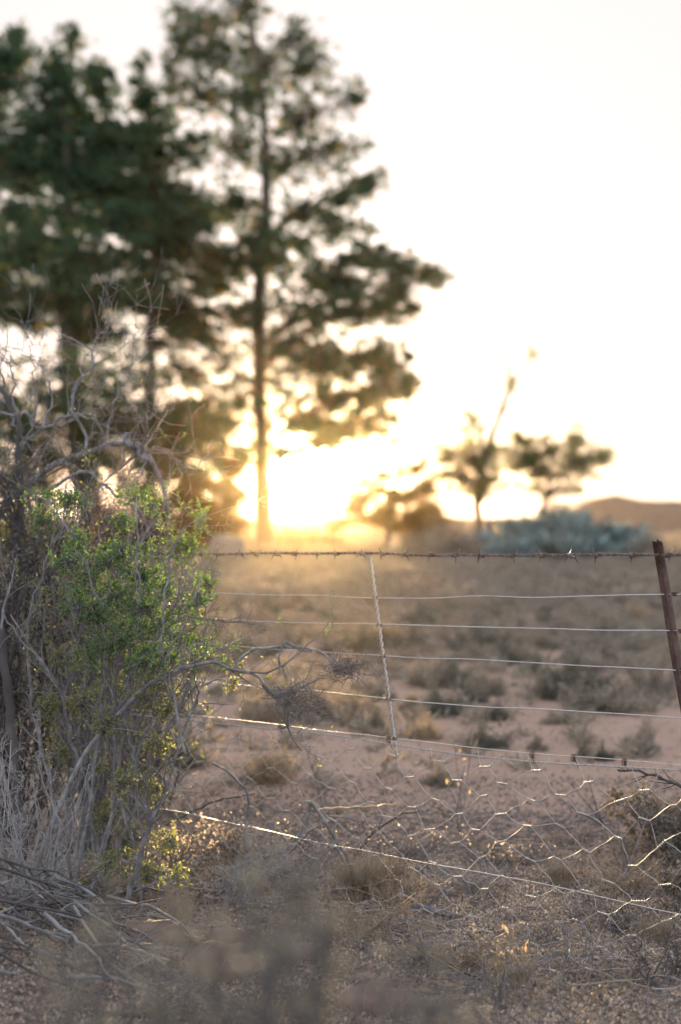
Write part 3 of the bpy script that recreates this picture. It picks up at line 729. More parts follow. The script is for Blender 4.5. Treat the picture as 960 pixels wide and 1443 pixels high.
for j in range(rows2):
    for i in range(ncol):
        u = (i + .5 * (j % 2)) * PU; v = .05 + j * PV / 2
        du = rng.normal(0, .012) if j > 0 else 0; dv = rng.normal(0, .008)
        L_ = netpt(u + TW * .55 + du, v + dv); R_ = netpt(u - TW * .55 + du, v + dv)
        ends[(i, j)] = (L_, R_); twist.append((R_, L_))
for j in range(rows2 - 1):
    for i in range(ncol):
        L_, R_ = ends[(i, j)]
        a = i if j % 2 else i - 1            # left/right neighbours in next row
        il, ir = (a + 1, a) 
        if (il, j + 1) in ends: seg.append((L_, ends[(il, j + 1)][1]))
        if (ir, j + 1) in ends: seg.append((R_, ends[(ir, j + 1)][0]))
for i in range(ncol):                     # up to the selvage
    L_, R_ = ends[(i, 0)]
    for p, q in ((L_, .45), (R_, -.45)):
        t_ = netpt((i + 0) * PU + q * PU * .55, .0); seg.append((p, t_))
sg_ = []
for a, b in seg:
    if np.linalg.norm(a - b) > .3: continue
    m1 = a * .66 + b * .34 + rng.normal(0, .0035, 3); m2 = a * .33 + b * .67 + rng.normal(0, .0035, 3)
    sg_.append(np.stack([a, m1, m2, b]))
tubes(nb, np.array(sg_), np.full((len(sg_), 4), r_w), 4)
for a, b in twist:
    n = 16; C = a + (b - a) * np.linspace(-.12, 1.12, n)[:, None]
    for ph in (0, math.pi): tubes(nb, helix(C, .0019, np.linalg.norm(b - a) / 2.3, ph), np.full(n, .0017), 4)
tag(part('netting', nb, M['net'], fence, True), None, None, None, 'stuff')
# selvage of the netting: twisted pair slightly below the fifth wire
sv = []
for q in np.linspace(-.15, 2.2, 420):
    x, y = fxy(q); dip = .012 + .010 * abs(math.sin(q * 5.1)) + .012 * math.exp(-((q - .25) / .3) ** 2)
    sv.append([x + FN[0] * .006, y + FN[1] * .006, float(W5.z(q)) - dip])
sv = resample(sv, 900); b = Buf()
for ph in (0, math.pi): tubes(b, helix(sv, .0020, .032, ph), np.full(900, .0018), 4)
part('netting_selvage', b, M['net'], fence, True)
b = Buf()
for px in (250, 395, 548, 750, 808, 880):   # little lashings
    s_ = fs(px); x, y = fxy(s_); c = np.array([x, y, float(W5.z(s_)) - .008]); t = np.linspace(0, 5 * np.pi, 30)
    tubes(b, c + FD * (np.linspace(-.008, .008, 30)[:, None]) + np.cos(t)[:, None] * np.array([0, 0, .014]) + np.sin(t)[:, None] * FN * .007, np.full(30, .0015), 4)
    p = c + rng.normal(0, .004, 3); tubes(b, np.stack([p, p + [.006, -.01, -.018], p + [.012, -.01, -.03]]), np.array([.0015, .0015, .001]), 4)
part('netting_lashing', b, M['post'], fence, True)

# ------------------------------------------------------------------ leafy shrub at the left, tangled in the fence
def poly(pts, Y, n=14, jit=0.):
    """pts (px,py[,dY])"""
    q = [at(p[0], p[1], Y + (p[2] if len(p) > 2 else 0)) for p in pts]
    r = resample(q, n)
    if jit: r[1:-1] += rng.normal(0, jit, (n - 2, 3))
    return r
shb = at(185, 0, 5.75); shb[2] = 0.
shrub = root('leafy_shrub', shb, 'tall grey stemmed thorny shrub with fresh green leaves over the left end of the fence', 'shrub')
stems = [([(170,1300),(205,1185),(240,1090),(262,1020),(278,985)],5.5,(.016,.007)),
 ([(212,1170),(195,1110),(188,1060),(175,1010),(150,960)],5.5,(.011,.005)),
 ([(20,1300),(65,1185),(115,1075),(180,995),(235,948),(300,933),(345,946),(385,975),(408,1000),(406,1024)],5.45,(.015,.007)),
 ([(262,1062,.0),(246,990),(228,930),(232,860),(243,790),(252,755),(290,722)],5.4,(.008,.004)),
 ([(120,1290),(150,1180),(180,1010),(196,900),(196,800),(193,700)],5.7,(.013,.005)),
 ([(100,1290),(125,1150),(140,1000),(150,900),(130,820),(90,740),(60,700)],5.8,(.014,.004)),
 ([(90,1290),(80,1150),(45,1000),(40,880),(70,780),(100,720)],6.0,(.014,.004)),
 ([(140,1290),(170,1190),(215,1080),(260,980),(290,900),(285,830)],6.0,(.012,.004)),
 ([(60,1290),(100,1130),(160,1000),(230,900),(260,860),(300,820)],6.1,(.012,.004)),
 ([(150,1290),(130,1140),(100,1040),(80,960),(30,900),(0,860)],5.9,(.012,.004)),
 ([(110,1290),(95,1180),(110,1060),(125,930),(160,830),(215,740),(240,700)],6.2,(.013,.004)),
 ([(200,1290),(190,1200),(165,1110),(160,1020),(190,940),(235,880),(262,800)],5.6,(.010,.004)),
 ([(40,1290),(20,1150),(-10,1000),(0,900),(15,820)],5.6,(.014,.006)),
 ([(130,1290),(140,1210),(170,1120),(200,1040),(240,985),(300,960),(335,958)],5.7,(.009,.004))]
P0 = []; R0 = []
for k, (pts, Y, (r0, r1)) in enumerate(stems):
    b = Buf(); p = poly(pts, Y, 26, .006); rr = np.linspace(r0, r1, 26) * (1 + .12 * rng.normal(size=26)) * .7
    tubes(b, p, rr, 7); part('stem', b, M['stem'], shrub, True); P0.append(p); R0.append(rr)
P0 = np.array(P0); R0 = np.array(R0)
tb = Buf()
A1, B1 = spawn(P0, R0, 10, (0, 0), (.4, 1.1), .55, .25, .16, 6, .1, lenabs=(.12, .42)); tubes(tb, A1, B1, 4)
A2, B2 = spawn(A1, B1, 5, (.35, .7), (.4, 1.2), .6, .15, .2, 5, .15); tubes(tb, A2, B2 * 1.1, 3)
A3, B3 = spawn(A2, B2, 3, (.3, .6), (.5, 1.4), .65, .05, .2, 3, .1); tubes(tb, A3, np.maximum(B3, .0008), 3)
tag(part('twigs', tb, M['twig'], shrub, True), None, None, None, 'stuff')
# leaf clumps: short leafy shoots in traced places
lf = Buf(); lo = Buf(); sb = Buf()
clG = [(60,700,24,12),(95,708,26,18),(60,735,20,18),(110,755,20,18),(100,790,26,20),(190,700,26,16),(215,715,14,12),(178,735,18,16),(203,770,14,12),(250,772,26,20),(282,735,12,22),(272,765,14,12),
 (155,790,36,26),(200,810,36,26),(160,840,34,28),(205,860,36,30),(180,900,34,26),(225,885,26,20),(235,825,22,20),(140,870,24,24),(293,820,16,18),(284,842,14,12),(272,868,14,8),(258,858,12,10),(255,900,22,14),
 (125,810,24,24),(105,850,22,26),(200,935,30,18),(170,775,24,18),(230,925,30,16),(290,915,12,8),(130,920,26,24),(315,935,16,6)]
clO = [(300,925,16,10),(332,940,12,8),(326,962,10,8),(225,960,28,16),(200,985,26,16),(160,970,26,20),(235,1000,20,12),(120,990,24,22),(150,1020,22,18),(190,1040,20,16),(222,1050,22,14),(130,1075,22,18),
 (175,1100,20,20),(215,1110,18,24),(150,1150,22,22),(190,1180,26,22),(160,1215,26,20),(210,1225,26,20),(130,1245,26,18),(180,1255,24,14),(240,1180,18,18),(85,1060,16,20),(250,1235,20,14),(95,930,22,20),(70,1000,16,24)]
def shoots(cls, buf, n, lw, Yr=(5.2, 6.1), dens=1.):
    for (cx, cy, rx, ry) in cls:
        Yc = rng.uniform(*Yr); c = at(cx, cy, Yc); k = max(4, int(rx * ry / 15 * dens))
        q = unit(rng.normal(size=(k, 3))) * (rng.uniform(0, 1, (k, 1)) ** .5)
        st = c + q * np.array([rx / F * Yc, .09, ry / F * Yc])
        d = unit(rng.normal(size=(k, 3)) * .7 + np.array([.25, -.1, .8])); ln = rng.uniform(.035, .085, k)
        pl = np.stack([st - d * ln[:, None] * .5, st + rng.normal(0, .004, st.shape), st + d * ln[:, None] * .5], 1)
        # tie the shoots together with a fine bearing twig
        o_ = c + (c - at(150, 1000, Yc)) * -.03
        con = np.stack([np.repeat((c + rng.normal(0, .01, 3))[None], k, 0), (c + pl[:, 0]) / 2 + rng.normal(0, .012, (k, 3)), pl[:, 0]], 1)
        tubes(sb, con, np.full((k, 3), .0016), 3); tubes(sb, pl, np.full((k, 3), .0012), 3)
        pos, dd = along(pl, n, 0.)
        dd = unit(dd * .8 + rng.normal(0, .7, dd.shape)); leaves(buf, pos, dd, rng.uniform(.010, .019, len(pos)), rng.uniform(.0045, .007, len(pos)) * lw)
shoots([(a, b, c * 1.15, d * 1.15) for a, b, c, d in clG], lf, 18, 1.2, dens=.7)
shoots([(a, b, c * 1.2, d * 1.2) for a, b, c, d in clO], lo, 11, 1.4, dens=.8)
pos, dd = along(A3, 1, .3); sel = rng.random(len(pos)) < .28
leaves(lo, pos[sel], dd[sel] + rng.normal(0, .6, (sel.sum(), 3)), rng.uniform(.010, .018, sel.sum()), .006)
up_ = [a for a in range(len(A2)) if A2[a, -1, 2] > .95 and rng.random() < .38]; dn_ = [a for a in range(len(A2)) if .2 < A2[a, -1, 2] <= 1.05 and rng.random() < .30]
for ids, bf, m_ in ((up_, lf, 9), (dn_, lo, 6), (dn_[::3], lf, 6)):
    pos, dd = along(A2[ids], m_, .25); leaves(bf, pos, dd * .6 + rng.normal(0, .7, dd.shape), rng.uniform(.010, .017, len(pos)), .0065)
tag(part('shoots', sb, M['twig'], shrub, True), None, None, None, 'stuff')
tag(part('foliage', lf, M['leaf'], shrub), 'fresh green leaves in the upper part', None, None, 'stuff')
tag(part('foliage', lo, M['leafsunlit'], shrub), 'low leaves among the stems, sunlight put into their yellow green', None, None, 'stuff')

def twigball(p, R, n, lr, buf, thick=.0018):
    st = p + rng.normal(0, R * .45, (n, 3)) * np.array([1.5, .7, .75]); d = unit(rng.normal(size=(n, 3)) * np.array([1.3, .8, .7]))
    ln = rng.uniform(*lr, n); pl = np.zeros((n, 8, 3)); pl[:, 0] = st - d * ln[:, None] * .4
    for q in range(1, 8):
        d = unit(d + rng.normal(0, .32, d.shape) + (p - pl[:, q - 1]) / R * .10); pl[:, q] = pl[:, q - 1] + d * ln[:, None] / 7
    RR = np.linspace(thick, thick * .6, 8)[None].repeat(n, 0) * rng.uniform(.5, 1.2, (n, 1)); tubes(buf, pl, RR, 4)
    a, b = spawn(pl, RR, 3, (0, 0), (.8, 1.5), .75, 0, .1, 3, .0, lenabs=(.008, .028)); tubes(buf, a, b, 3)
# twig clumps caught at the branch ends: parts of the dead branch
c1 = at(418, 988, 5.45); c2 = at(488, 940, 5.45)
br = poly([(330,940),(352,918),(395,912.5),(450,918),(480,950)], 5.45, 16, .002); hook = poly([(395,940),(393,925),(401,905),(404,904)], 5.44, 8); hook2 = poly([(398,936),(402,955)], 5.44, 4)
bb = Buf(); tubes(bb, br, np.linspace(.0055, .005, 16), 7); tubes(bb, hook, np.linspace(.005, .007, 8), 6); tubes(bb, hook2, np.linspace(.004, .002, 4), 4)
tubes(bb, poly([(404, 905), (425, 916), (440, 918)], 5.45, 6), np.linspace(.006, .004, 6), 5)
part('hooked_branch', bb, M['stem'], shrub, True)
b = Buf(); twigball(c1 + [.02, 0, .01], .085, 44, (.08, .24), b, .0019); twigball(c1 + [-.04, 0, .02], .045, 34, (.05, .14), b, .0026)
tubes(b, poly([(370,965),(388,980),(402,1000),(404,1022),(396,1026)], 5.44, 10), np.linspace(.008, .005, 10), 6)
tubes(b, poly([(404,1020),(412,1040),(425,1058)], 5.5, 6), np.linspace(.003, .002, 6), 4)
part('twig_clump', b, M['twig'], shrub, True)
b = Buf(); twigball(c2 + [.0, 0, -.0], .06, 62, (.06, .19), b, .0015); twigball(c2 + [-.03, 0, -.01], .03, 26, (.04, .1), b, .0024)
for (a_, b_, c_, d_) in ((470,915,467,930),(478,902,474,930),(500,915,505,935),(520,910,512,935)):
    tubes(b, poly([(a_, b_), (c_, d_)], 5.45, 4, .002), np.full(4, .0016), 3)
part('twig_clump', b, M['twig'], shrub, True)
b = Buf(); p = poly([(262,868),(300,873),(330,876),(365,878)], 5.7, 12, .003); R_ = np.linspace(.005, .002, 12); tubes(b, p, R_, 5)
for q in ([(345,880),(355,860),(352,848)], [(300,875),(310,890),(298,902)]): tubes(b, poly(q, 5.65, 5, .003), np.linspace(.003, .0015, 5), 4)
a, bb_ = spawn(p[None], R_[None], 26, (0, 0), (.4, 1.2), .5, 0, .2, 4, .1, lenabs=(.04, .12)); tubes(b, a, bb_, 3)
a2, b2 = spawn(a, bb_, 3, (.4, .7), (.5, 1.2), .7, 0, .2, 3, .1); tubes(b, a2, np.maximum(b2, .0009), 3)
part('side_twigs', b, M['twig'], shrub, True)

# dead arching thorn tree behind, left
dt0 = at(-60, 0, 7.2); dt0[2] = 0
dead = root('dead_thorn_bush', dt0, 'bare grey thorn bush with arching branches against the dark trees at the left', 'bush')
arch = [([(-60,1130),(-30,900),(0,720),(60,668),(120,640),(170,620),(205,640),(228,680),(240,740)],7.0,(.03,.012)),
 ([(-40,1130),(10,900),(27,720),(28,620),(12,570),(-10,540)],6.8,(.03,.015)),
 ([(20,640),(60,600),(110,585),(130,600),(140,640)],6.9,(.012,.006)),
 ([(173,615),(190,632),(212,655)],6.8,(.02,.022)),
 ([(120,640),(100,560),(135,510),(95,472),(80,480)],6.9,(.012,.004)),
 ([(18,600),(18,540),(14,500)],6.8,(.008,.004)),
 ([(60,600),(75,560),(55,510),(30,498)],6.9,(.008,.003)),
 ([(205,640),(225,630),(260,660),(285,650),(300,620)],7.0,(.010,.004)),
 ([(150,625),(160,570),(185,520),(190,470)],7.0,(.008,.003)),
 ([(175,620),(210,590),(225,560)],7.0,(.007,.003)),
 ([(30,700),(70,690),(120,660),(150,690),(200,720),(215,780)],6.7,(.012,.006)),
 ([(210,650),(180,700),(200,740),(180,790)],6.8,(.008,.004)),
 ([(45,600),(45,520),(30,450)],7.2,(.007,.003)),
 ([(100,560),(125,500),(152,460)],6.7,(.006,.003)),
 ([(-10,560),(30,580),(80,600),(130,585),(150,640)],7.1,(.014,.006))]
PA = []; RA = []; 
for pts, Y, (r0, r1) in arch:
    b = Buf(); p = poly(pts, Y, 18, .010); rr = np.linspace(r0, r1, 18) * .75; tubes(b, p, rr, 7); part('branch', b, M['stem'] if len(PA) != 1 else M['twigdark'], dead, True); PA.append(p); RA.append(rr)
PA = np.array(PA); RA = np.array(RA); b = Buf()
A1, B1 = spawn(PA, RA, 7, (0, 0), (.5, 1.3), .4, .15, .22, 6, .35, lenabs=(.15, .5)); tubes(b, A1, B1, 4)
A2, B2 = spawn(A1, B1, 4, (.3, .7), (.5, 1.2), .6, .05, .22, 4, .1); tubes(b, A2, np.maximum(B2, .0016), 3)
tag(part('twigs', b, M['twig'], dead, True), None, None, None, 'stuff')

# dark trunk at the left edge
tk0 = at(28, 0, 5.6); tk0[2] = 0
b = Buf(); p = poly([(34,1290),(30,1170),(20,1060),(10,960),(-2,860),(-20,780)], 5.6, 24, .004); tubes(b, p, np.linspace(.022, .014, 24), 8)
p2 = poly([(28,1150),(48,1085),(40,1060)], 5.6, 8, .003); tubes(b, poly([(-15,1010),(8,1050),(26,1078)], 5.6, 8, .003), np.linspace(.008, .012, 8), 6)
single('dead_sapling', b, M['twigdark'], tk0, 'blackened bare stem rising along the left edge', 'stem', None, True)

# dense grey brush filling the left behind the leafy shrub
def twig_shrub(name, px, Y, w_px, h_px, label, mat, n0=26, k1=7, k2=4, k3=3, thick=.008, lean=0., cat='bush', leafm=None, nleaf=0, group=None, up=.12, leafsize=(.006, .012)):
    base = at(px, 0, Y); base[2] = float(ground_z(base[0], Y)); W = w_px / F * Y / 2; H = h_px / F * Y
    r = root(name, base, label, cat, group)
    st = base + rng.normal(0, 1, (n0, 3)) * np.array([W * .22, W * .2, 0]); st[:, 2] = base[2] - .02
    e = base + np.stack([rng.uniform(-1, 1, n0) * W + lean, rng.uniform(-1, 1, n0) * W * .7, H * rng.uniform(.6, 1, n0)], -1)
    m = (st * .5 + e * .5) + rng.normal(0, .08 * H, (n0, 3)) + np.array([0, 0, .1 * H])
    P = np.stack([st, st * .6 + m * .4 + rng.normal(0, .02 * H, (n0, 3)), m, m * .5 + e * .5 + rng.normal(0, .04 * H, (n0, 3)), e], 1)
    R = np.linspace(thick, thick * .35, 5)[None].repeat(n0, 0) * rng.uniform(.6, 1.1, (n0, 1))
    b = Buf(); tubes(b, P, R, 5); part('stems', b, mat, r, True)
    b = Buf(); A, B = spawn(P, R, k1, (.2, .45), (.3, 1.), .6, up, .2, 5, .15); tubes(b, A, B, 4)
    A2, B2 = spawn(A, B, k2, (.3, .6), (.4, 1.2), .65, up * .5, .2, 4, .1); tubes(b, A2, np.maximum(B2, .0009), 3)
    last = A2
    if k3: last, B3 = spawn(A2, B2, k3, (.3, .6), (.5, 1.3), .7, 0, .15, 3, .1); tubes(b, last, np.maximum(B3, .0008), 3)
    tag(part('twigs', b, mat, r, True), None, None, None, 'stuff')
    if leafm:
        lb_ = Buf(); i = rng.integers(0, len(last), nleaf); pos, d = along(last[i], 1, .1)
        leaves(lb_, pos, d + rng.normal(0, .6, d.shape), rng.uniform(*leafsize, nleaf), leafsize[1] * .45)
        tag(part('foliage', lb_, leafm, r), None, None, None, 'stuff')
    return r
twig_shrub('brush', 20, 6.9, 170, 580, 'dense shaded grey brush filling the left edge behind the stems', M['twigdark'], 40, 9, 5, 3, .010, leafm=M['foreleaf'], nleaf=9000, leafsize=(.012, .022))
twig_shrub('brush', 130, 6.7, 200, 470, 'grey twiggy brush between the dark stem and the green leaves', M['twig'], 38, 8, 5, 2, .008, leafm=M['leafsunlit'], nleaf=2500, leafsize=(.01, .018))
twig_shrub('brush', 190, 7.6, 180, 330, 'low tangle of brown twigs behind the green shrub foot', M['twigdark'], 30, 7, 5, 2, .007, leafm=M['leafsunlit'], nleaf=1600, leafsize=(.012, .02))

# ------------------------------------------------------------------ things at and in front of the fence foot
# pale thorny plant low left
twig_shrub('thorn_bush', 30, 5.0, 190, 260, 'pale thorny dry bush at the lower left edge', M['thorn'], 16, 5, 4, 3, .004, up=.05)
# heap of dead branches
hg = 'dead branches heaped in the lower left corner'
heapl = ['dead grey branch lying in the lower left heap']
for k in range(74):
    cx = rng.uniform(-70, 205); cy = rng.uniform(1265, 1460); Y = CAMZ * F / (max(cy, 1275) - HZ) * rng.uniform(.98, 1.03)
    x = (cx - CX) / F * Y; z = float(ground_z(x, Y)) + rng.uniform(.0, .24) * max(0, 1 - abs(cx - 40) / 190)
    a = rng.normal(-.6, .45) if rng.random() < .5 else rng.uniform(-1.5, 1.5); ln = rng.uniform(.2, .62)
    d = np.array([math.cos(a), rng.normal(0, .35), 0]); d = unit(d)
    sl = np.array([d[0], d[1], -.6 * (math.sin(-a)) if a < 0 else .6 * math.sin(a)])
    c = np.array([x, Y, z]); pts = np.stack([c - sl * ln * .5, c - sl * ln * .15 + rng.normal(0, .015, 3), c + sl * ln * .2 + rng.normal(0, .015, 3), c + sl * ln * .5 + np.array([0, 0, -.03])])
    for q in pts: q[2] = max(q[2], float(ground_z(q[0], q[1])) + .005)
    p = resample(pts, 10) + rng.normal(0, .003, (10, 3)); r0 = rng.uniform(.003, .009); R = np.linspace(r0, r0 * .4, 10)
    b = Buf(); tubes(b, p, R, 6); A, B = spawn(p[None], R[None], rng.integers(2, 7), (.15, .45), (.3, .8), .65, 0, .12, 5, .15); tubes(b, A, B, 4)
    A2, B2 = spawn(A, B, 2, (.3, .5), (.4, .9), .6, 0, .12, 3, .1); tubes(b, A2, np.maximum(B2, .0009), 3)
    b.v = [np.stack([v[:, 0], v[:, 1], np.maximum(v[:, 2], ground_z(v[:, 0], v[:, 1]) + .001)], -1) for v in b.v]
    single('dead_branch', b, M[['twigdark', 'twig', 'stem', 'twigdark', 'stem', 'thorn', 'twigdark'][k % 7]], c, heapl[0], 'branch', hg, True)
def stick(pts, Y, r, label, mat='twig', tw=5, gr=None, name='fallen_branch'):
    q = poly(pts, Y, 14, .003)
    b = Buf(); R = np.linspace(r[0], r[1], 14); tubes(b, q, R, 7)
    A, B = spawn(q[None], R[None], tw, (.1, .3), (.3, 1.), .5, .05, .15, 4, .15)
    if tw: tubes(b, A, B, 4)
    return single(name, b, M[mat], q[0], label, 'branch', gr, True)
stick([(150,1262),(215,1278),(265,1310),(300,1345),(322,1368)], 5.0, (.006,.004), 'long curved grey branch sweeping right out of the lower left heap', 'twig', 4)
stick([(105,1335),(190,1335),(255,1385),(300,1450)], 4.6, (.007,.005), 'thick curved grey branch running down to the bottom edge', 'twig', 5)
stick([(565,1279,.15),(610,1281),(660,1296),(710,1302),(750,1312)], 5.6, (.014,.012), 'grey log lying on the ground under the netting', 'stem', 2)
stick([(860,1290),(900,1296),(965,1312)], 5.5, (.012,.010), 'grey log lying at the right edge of the ground', 'stem', 2)
stick([(440,1140,.0),(500,1138),(560,1133)], 6.4, (.006,.004), 'straight pale stick held up level behind the netting', 'straw', 3)
stick([(500,1205),(525,1175),(560,1150),(592,1142)], 6.3, (.007,.004), 'brown curved branch arching up behind the netting', 'twigdark', 3)
stick([(437,1130),(460,1160),(485,1200),(515,1245)], 6.1, (.009,.006), 'grey branch slanting down right from the forked dead wood', 'stem', 3)
stick([(438,1130),(428,1165),(405,1195),(380,1225)], 6.1, (.008,.004), 'grey branch slanting down left from the forked dead wood', 'stem', 3)
stick([(350,1215),(400,1235),(440,1258),(470,1275)], 5.9, (.005,.004), 'thin grey branch crossing below the lowest fence wire', 'twig', 4)
stick([(300,1075),(330,1095),(352,1125),(346,1175),(348,1200)], 6.1, (.005,.007), 'crooked grey stem standing behind the netting left of centre', 'stem', 4)
stick([(230,1165),(300,1130),(360,1118)], 6.4, (.006,.003), 'dark stick on the ground left behind the netting', 'twigdark', 2)
stick([(240,1310),(300,1325),(340,1335),(410,1355)], 5.0, (.0035,.002), 'thin sunlit straw coloured stalk across the lower left centre', 'straw', 0)
stick([(485,1200),(488,1235),(470,1300)], 5.9, (.005,.004), 'upright grey stick by the dry grass tuft', 'twig', 3)
stick([(1010,1125),(960,1108),(915,1090),(870,1085)], 5.15, (.0055,.004), 'thorny dead branch caught on the netting at the right edge', 'twigdark', 14)
stick([(380,1230),(440,1170),(470,1150),(540,1160)], 6.2, (.004,.003), 'fine bent twig arched behind the lowest wire', 'twig', 5)
# tall thin plants
def wisp(px, pyb, top, Y, label, mat='twig', n=3, h=None, pods=0, k=4):
    base = at(px, pyb, Y); base[2] = float(ground_z(base[0], Y)); r = root('dry_plant', base, label, 'plant')
    b = Buf(); P = []
    for (tx, ty) in top:
        P.append(resample([base, base * .6 + at(tx, ty, Y) * .4 + rng.normal(0, .015, 3), at(tx, ty, Y)], 10))
    P = np.array(P); R = np.linspace(.0038, .0018, 10)[None].repeat(len(P), 0); tubes(b, P, R, 5)
    A, B = spawn(P, R, k, (.15, .4), (.3, .8), .7, .2, .1, 5, .3); tubes(b, A, B, 4); part('stalks', b, M[mat], r, True)
    if pods:
        e = A[:, -1]
        for _ in range(pods):
            pb_ = Buf(); leaves(pb_, e[rng.integers(0, len(e), 1)] + rng.normal(0, .012, (1, 3)), rng.normal(size=(1, 3)) + np.array([.4, 0, .6]), rng.uniform(.02, .035, 1), .014); part('seed_pod', pb_, M['straw'], r)
    return r
wisp(650, 1190, [(640,1050),(668,1020),(655,1075)], 7.0, 'slender dry plant with glowing seed pods behind the net wire', 'twig', pods=14)
wisp(850, 1190, [(800,1100),(770,1110),(828,1095)], 7.2, 'bare forked brown stems standing behind the netting', 'twigdark', k=3)
wisp(880, 1250, [(868,1150),(915,1140),(850,1165)], 6.2, 'thin bent grey stalks left of the grey mound bush', 'twig', k=3)
wisp(455, 1150, [(430,1050),(470,1080)], 7.4, 'pale blurred twig plant behind the sagging net', 'twig', k=3)
wisp(715, 1420, [(723,1310),(700,1330),(740,1340)], 4.75, 'pale dry seed stalk plant near the bottom of the frame', 'straw', k=7, pods=20)
# right-hand mound bushes
twig_shrub('mound_bush', 965, 6.4, 200, 100, 'rounded grey green bush cut by the right edge behind the netting', M['twig'], 30, 8, 5, 3, .005, leafm=M['scrub'], nleaf=14000, leafsize=(.01, .02))
twig_shrub('mound_bush', 968, 5.6, 80, 70, 'small pale green succulent bush at the right edge in front', M['twig'], 18, 6, 5, 2, .004, leafm=M['scrub'], nleaf=5000, leafsize=(.01, .018))
# dark twiggy dwarf bushes bottom right
tw_g = 'dry dwarf bushes at the bottom right'
for a in [(820,4.75,230,90,'leafless purplish dwarf bush right of the pale seed stalk'),(700,4.55,170,70,'leafless dwarf bush beneath the pale seed stalk'),(930,4.7,180,100,'leafless dwarf bush in the bottom right corner'),(600,4.9,150,60,'leafless dwarf bush right of the blurred foreground shrub'),
          (870,5.3,160,50,'flat leafless dwarf bush below the right log'),(760,5.2,160,44,'flat leafless dwarf bush below the grey log')]:
    twig_shrub('dwarf_bush', a[0], a[1], a[2], a[3], a[4], M['twigdark'] if a[0] % 20 else M['twig'], 12, 4, 4, 2, .0028, group=tw_g, up=.05)
for a in [(340,6.6,150,60,'brown dry tangle behind the left part of the netting'),(450,6.3,170,70,'brown dry tangle under the forked dead wood'),(580,6.5,150,44,'low brown tangle behind the lowest wire, centre'),(250,6.3,130,80,'golden brown tangle beside the shrub foot'),(720,6.4,120,34,'low brown tangle right of centre behind the net')]:
    twig_shrub('dry_tangle', a[0], a[1], a[2], a[3], a[4], M['twig'], 16, 5, 4, 2, .003, leafm=M['litter'], nleaf=700 if a[0] < 400 else 120, leafsize=(.008, .018), group='dry tangles behind the lowest wire', up=.0)
# grass tufts
def grass(px, py, Y, n, h, label, mat='straw'):
    base = at(px, py, Y); base[2] = float(ground_z(base[0], Y)); b = Buf()
    a = rng.uniform(0, 6.28, n); t = rng.uniform(.05, .55, n); st = base + np.stack([np.cos(a), np.sin(a), 0 * a], -1) * rng.uniform(0, .05, (n, 1))
    d = np.stack([np.cos(a) * np.sin(t), np.sin(a) * np.sin(t), np.cos(t)], -1); ln = rng.uniform(.5, 1, n) * h
    P = np.stack([st, st + d * ln[:, None] * .5, st + d * ln[:, None] + np.stack([np.cos(a), np.sin(a), -1 + 0 * a], -1) * (t * .25 * ln)[:, None]], 1)
    tubes(b, P, np.array([[.0014, .0011, .0003]]).repeat(n, 0), 3)
    return single('grass_tuft', b, M[mat], base, label, 'grass', 'dry grass tufts by the fence')
grass(505, 1290, 5.75, 420, .22, 'dense dry grass tuft below the forked dead wood'); grass(545, 1270, 6.0, 220, .18, 'smaller dry grass tuft right of the dense one')
grass(720, 1400, 4.7, 160, .14, 'short dry tuft at the foot of the pale seed stalk'); grass(250, 1300, 5.4, 160, .14, 'short dry tuft beside the shrub foot'); grass(925, 1330, 5.2, 160, .12, 'short dry tuft near the right edge')
grass(790, 1240, 6.1, 200, .12, 'short tawny tuft behind the netting, right of centre')

for a in [(420,5.9,170,70,'pale wiry dry tangle left of the dense grass tuft'),(560,5.7,170,56,'pale wiry dry tangle around the smaller grass tuft'),(660,5.9,150,50,'pale wiry tangle above the grey log'),(330,5.7,150,70,'pale wiry tangle beneath the sunlit low wire'),(880,5.9,150,50,'pale wiry tangle left of the right mound bush'),(500,5.2,190,60,'pale wiry tangle behind the blurred foreground shrub'),(650,4.9,160,50,'pale wiry tangle left of the seed stalk')]:
    twig_shrub('wiry_tangle', a[0], a[1], a[2], a[3], a[4], M['straw' if a[0] % 3 else 'thorn'], 18, 5, 4, 2, .0032, group='pale wiry tangles along the fence foot', up=-.02)
b = Buf(); n = 5200; cx_ = rng.integers(0, 160, n); gx = rng.uniform(-.26, .27, 160); gy = rng.uniform(4.1, 7.0, 160); gx = gx * gy
st = np.stack([gx[cx_] + rng.normal(0, .05, n), gy[cx_] + rng.normal(0, .05, n), np.zeros(n)], -1); st[:, 2] = ground_z(st[:, 0], st[:, 1])
dd = unit(rng.normal(size=(n, 3)) * np.array([.6, .6, .2]) + np.array([0, 0, .8])); ln = (rng.uniform(.03, .13, n) * rng.uniform(.5, 1.2, 160)[cx_])[:, None]
tubes(b, np.stack([st, st + dd * ln * .5, st + dd * ln + rng.normal(0, .01, (n, 3))], 1), np.array([[.0011, .0009, .0003]]).repeat(n, 0), 3)
tag(part('grass_stubble', b, M['straw']), 'sparse dry grass stubble on the sand by the fence', None, None, 'stuff')

# boulders half buried at the bottom
bg_ = 'half buried brown stones at the bottom'
for (px, py, Y, sx, sy, sz, l) in [(305,1432,4.75,.15,.12,.10,'large half buried brown stone with a sunlit top edge'),(325,1375,5.0,.09,.09,.10,'small rounded brown stone behind the large one'),(412,1392,4.95,.10,.08,.07,'flat brown stone right of the large one'),
                                    (205,1355,5.0,.15,.12,.07,'brown stone at the edge of the branch heap'),(530,1455,4.5,.13,.1,.09,'reddish stone under the blurred foreground shrub')]:
    c = at(px, py, Y); c[2] = float(ground_z(c[0], Y)) - .01; rock('stone', c, sx, sy, sz, M['rock'], l, 'stone', bg_, seed=int(px), rot=.4)

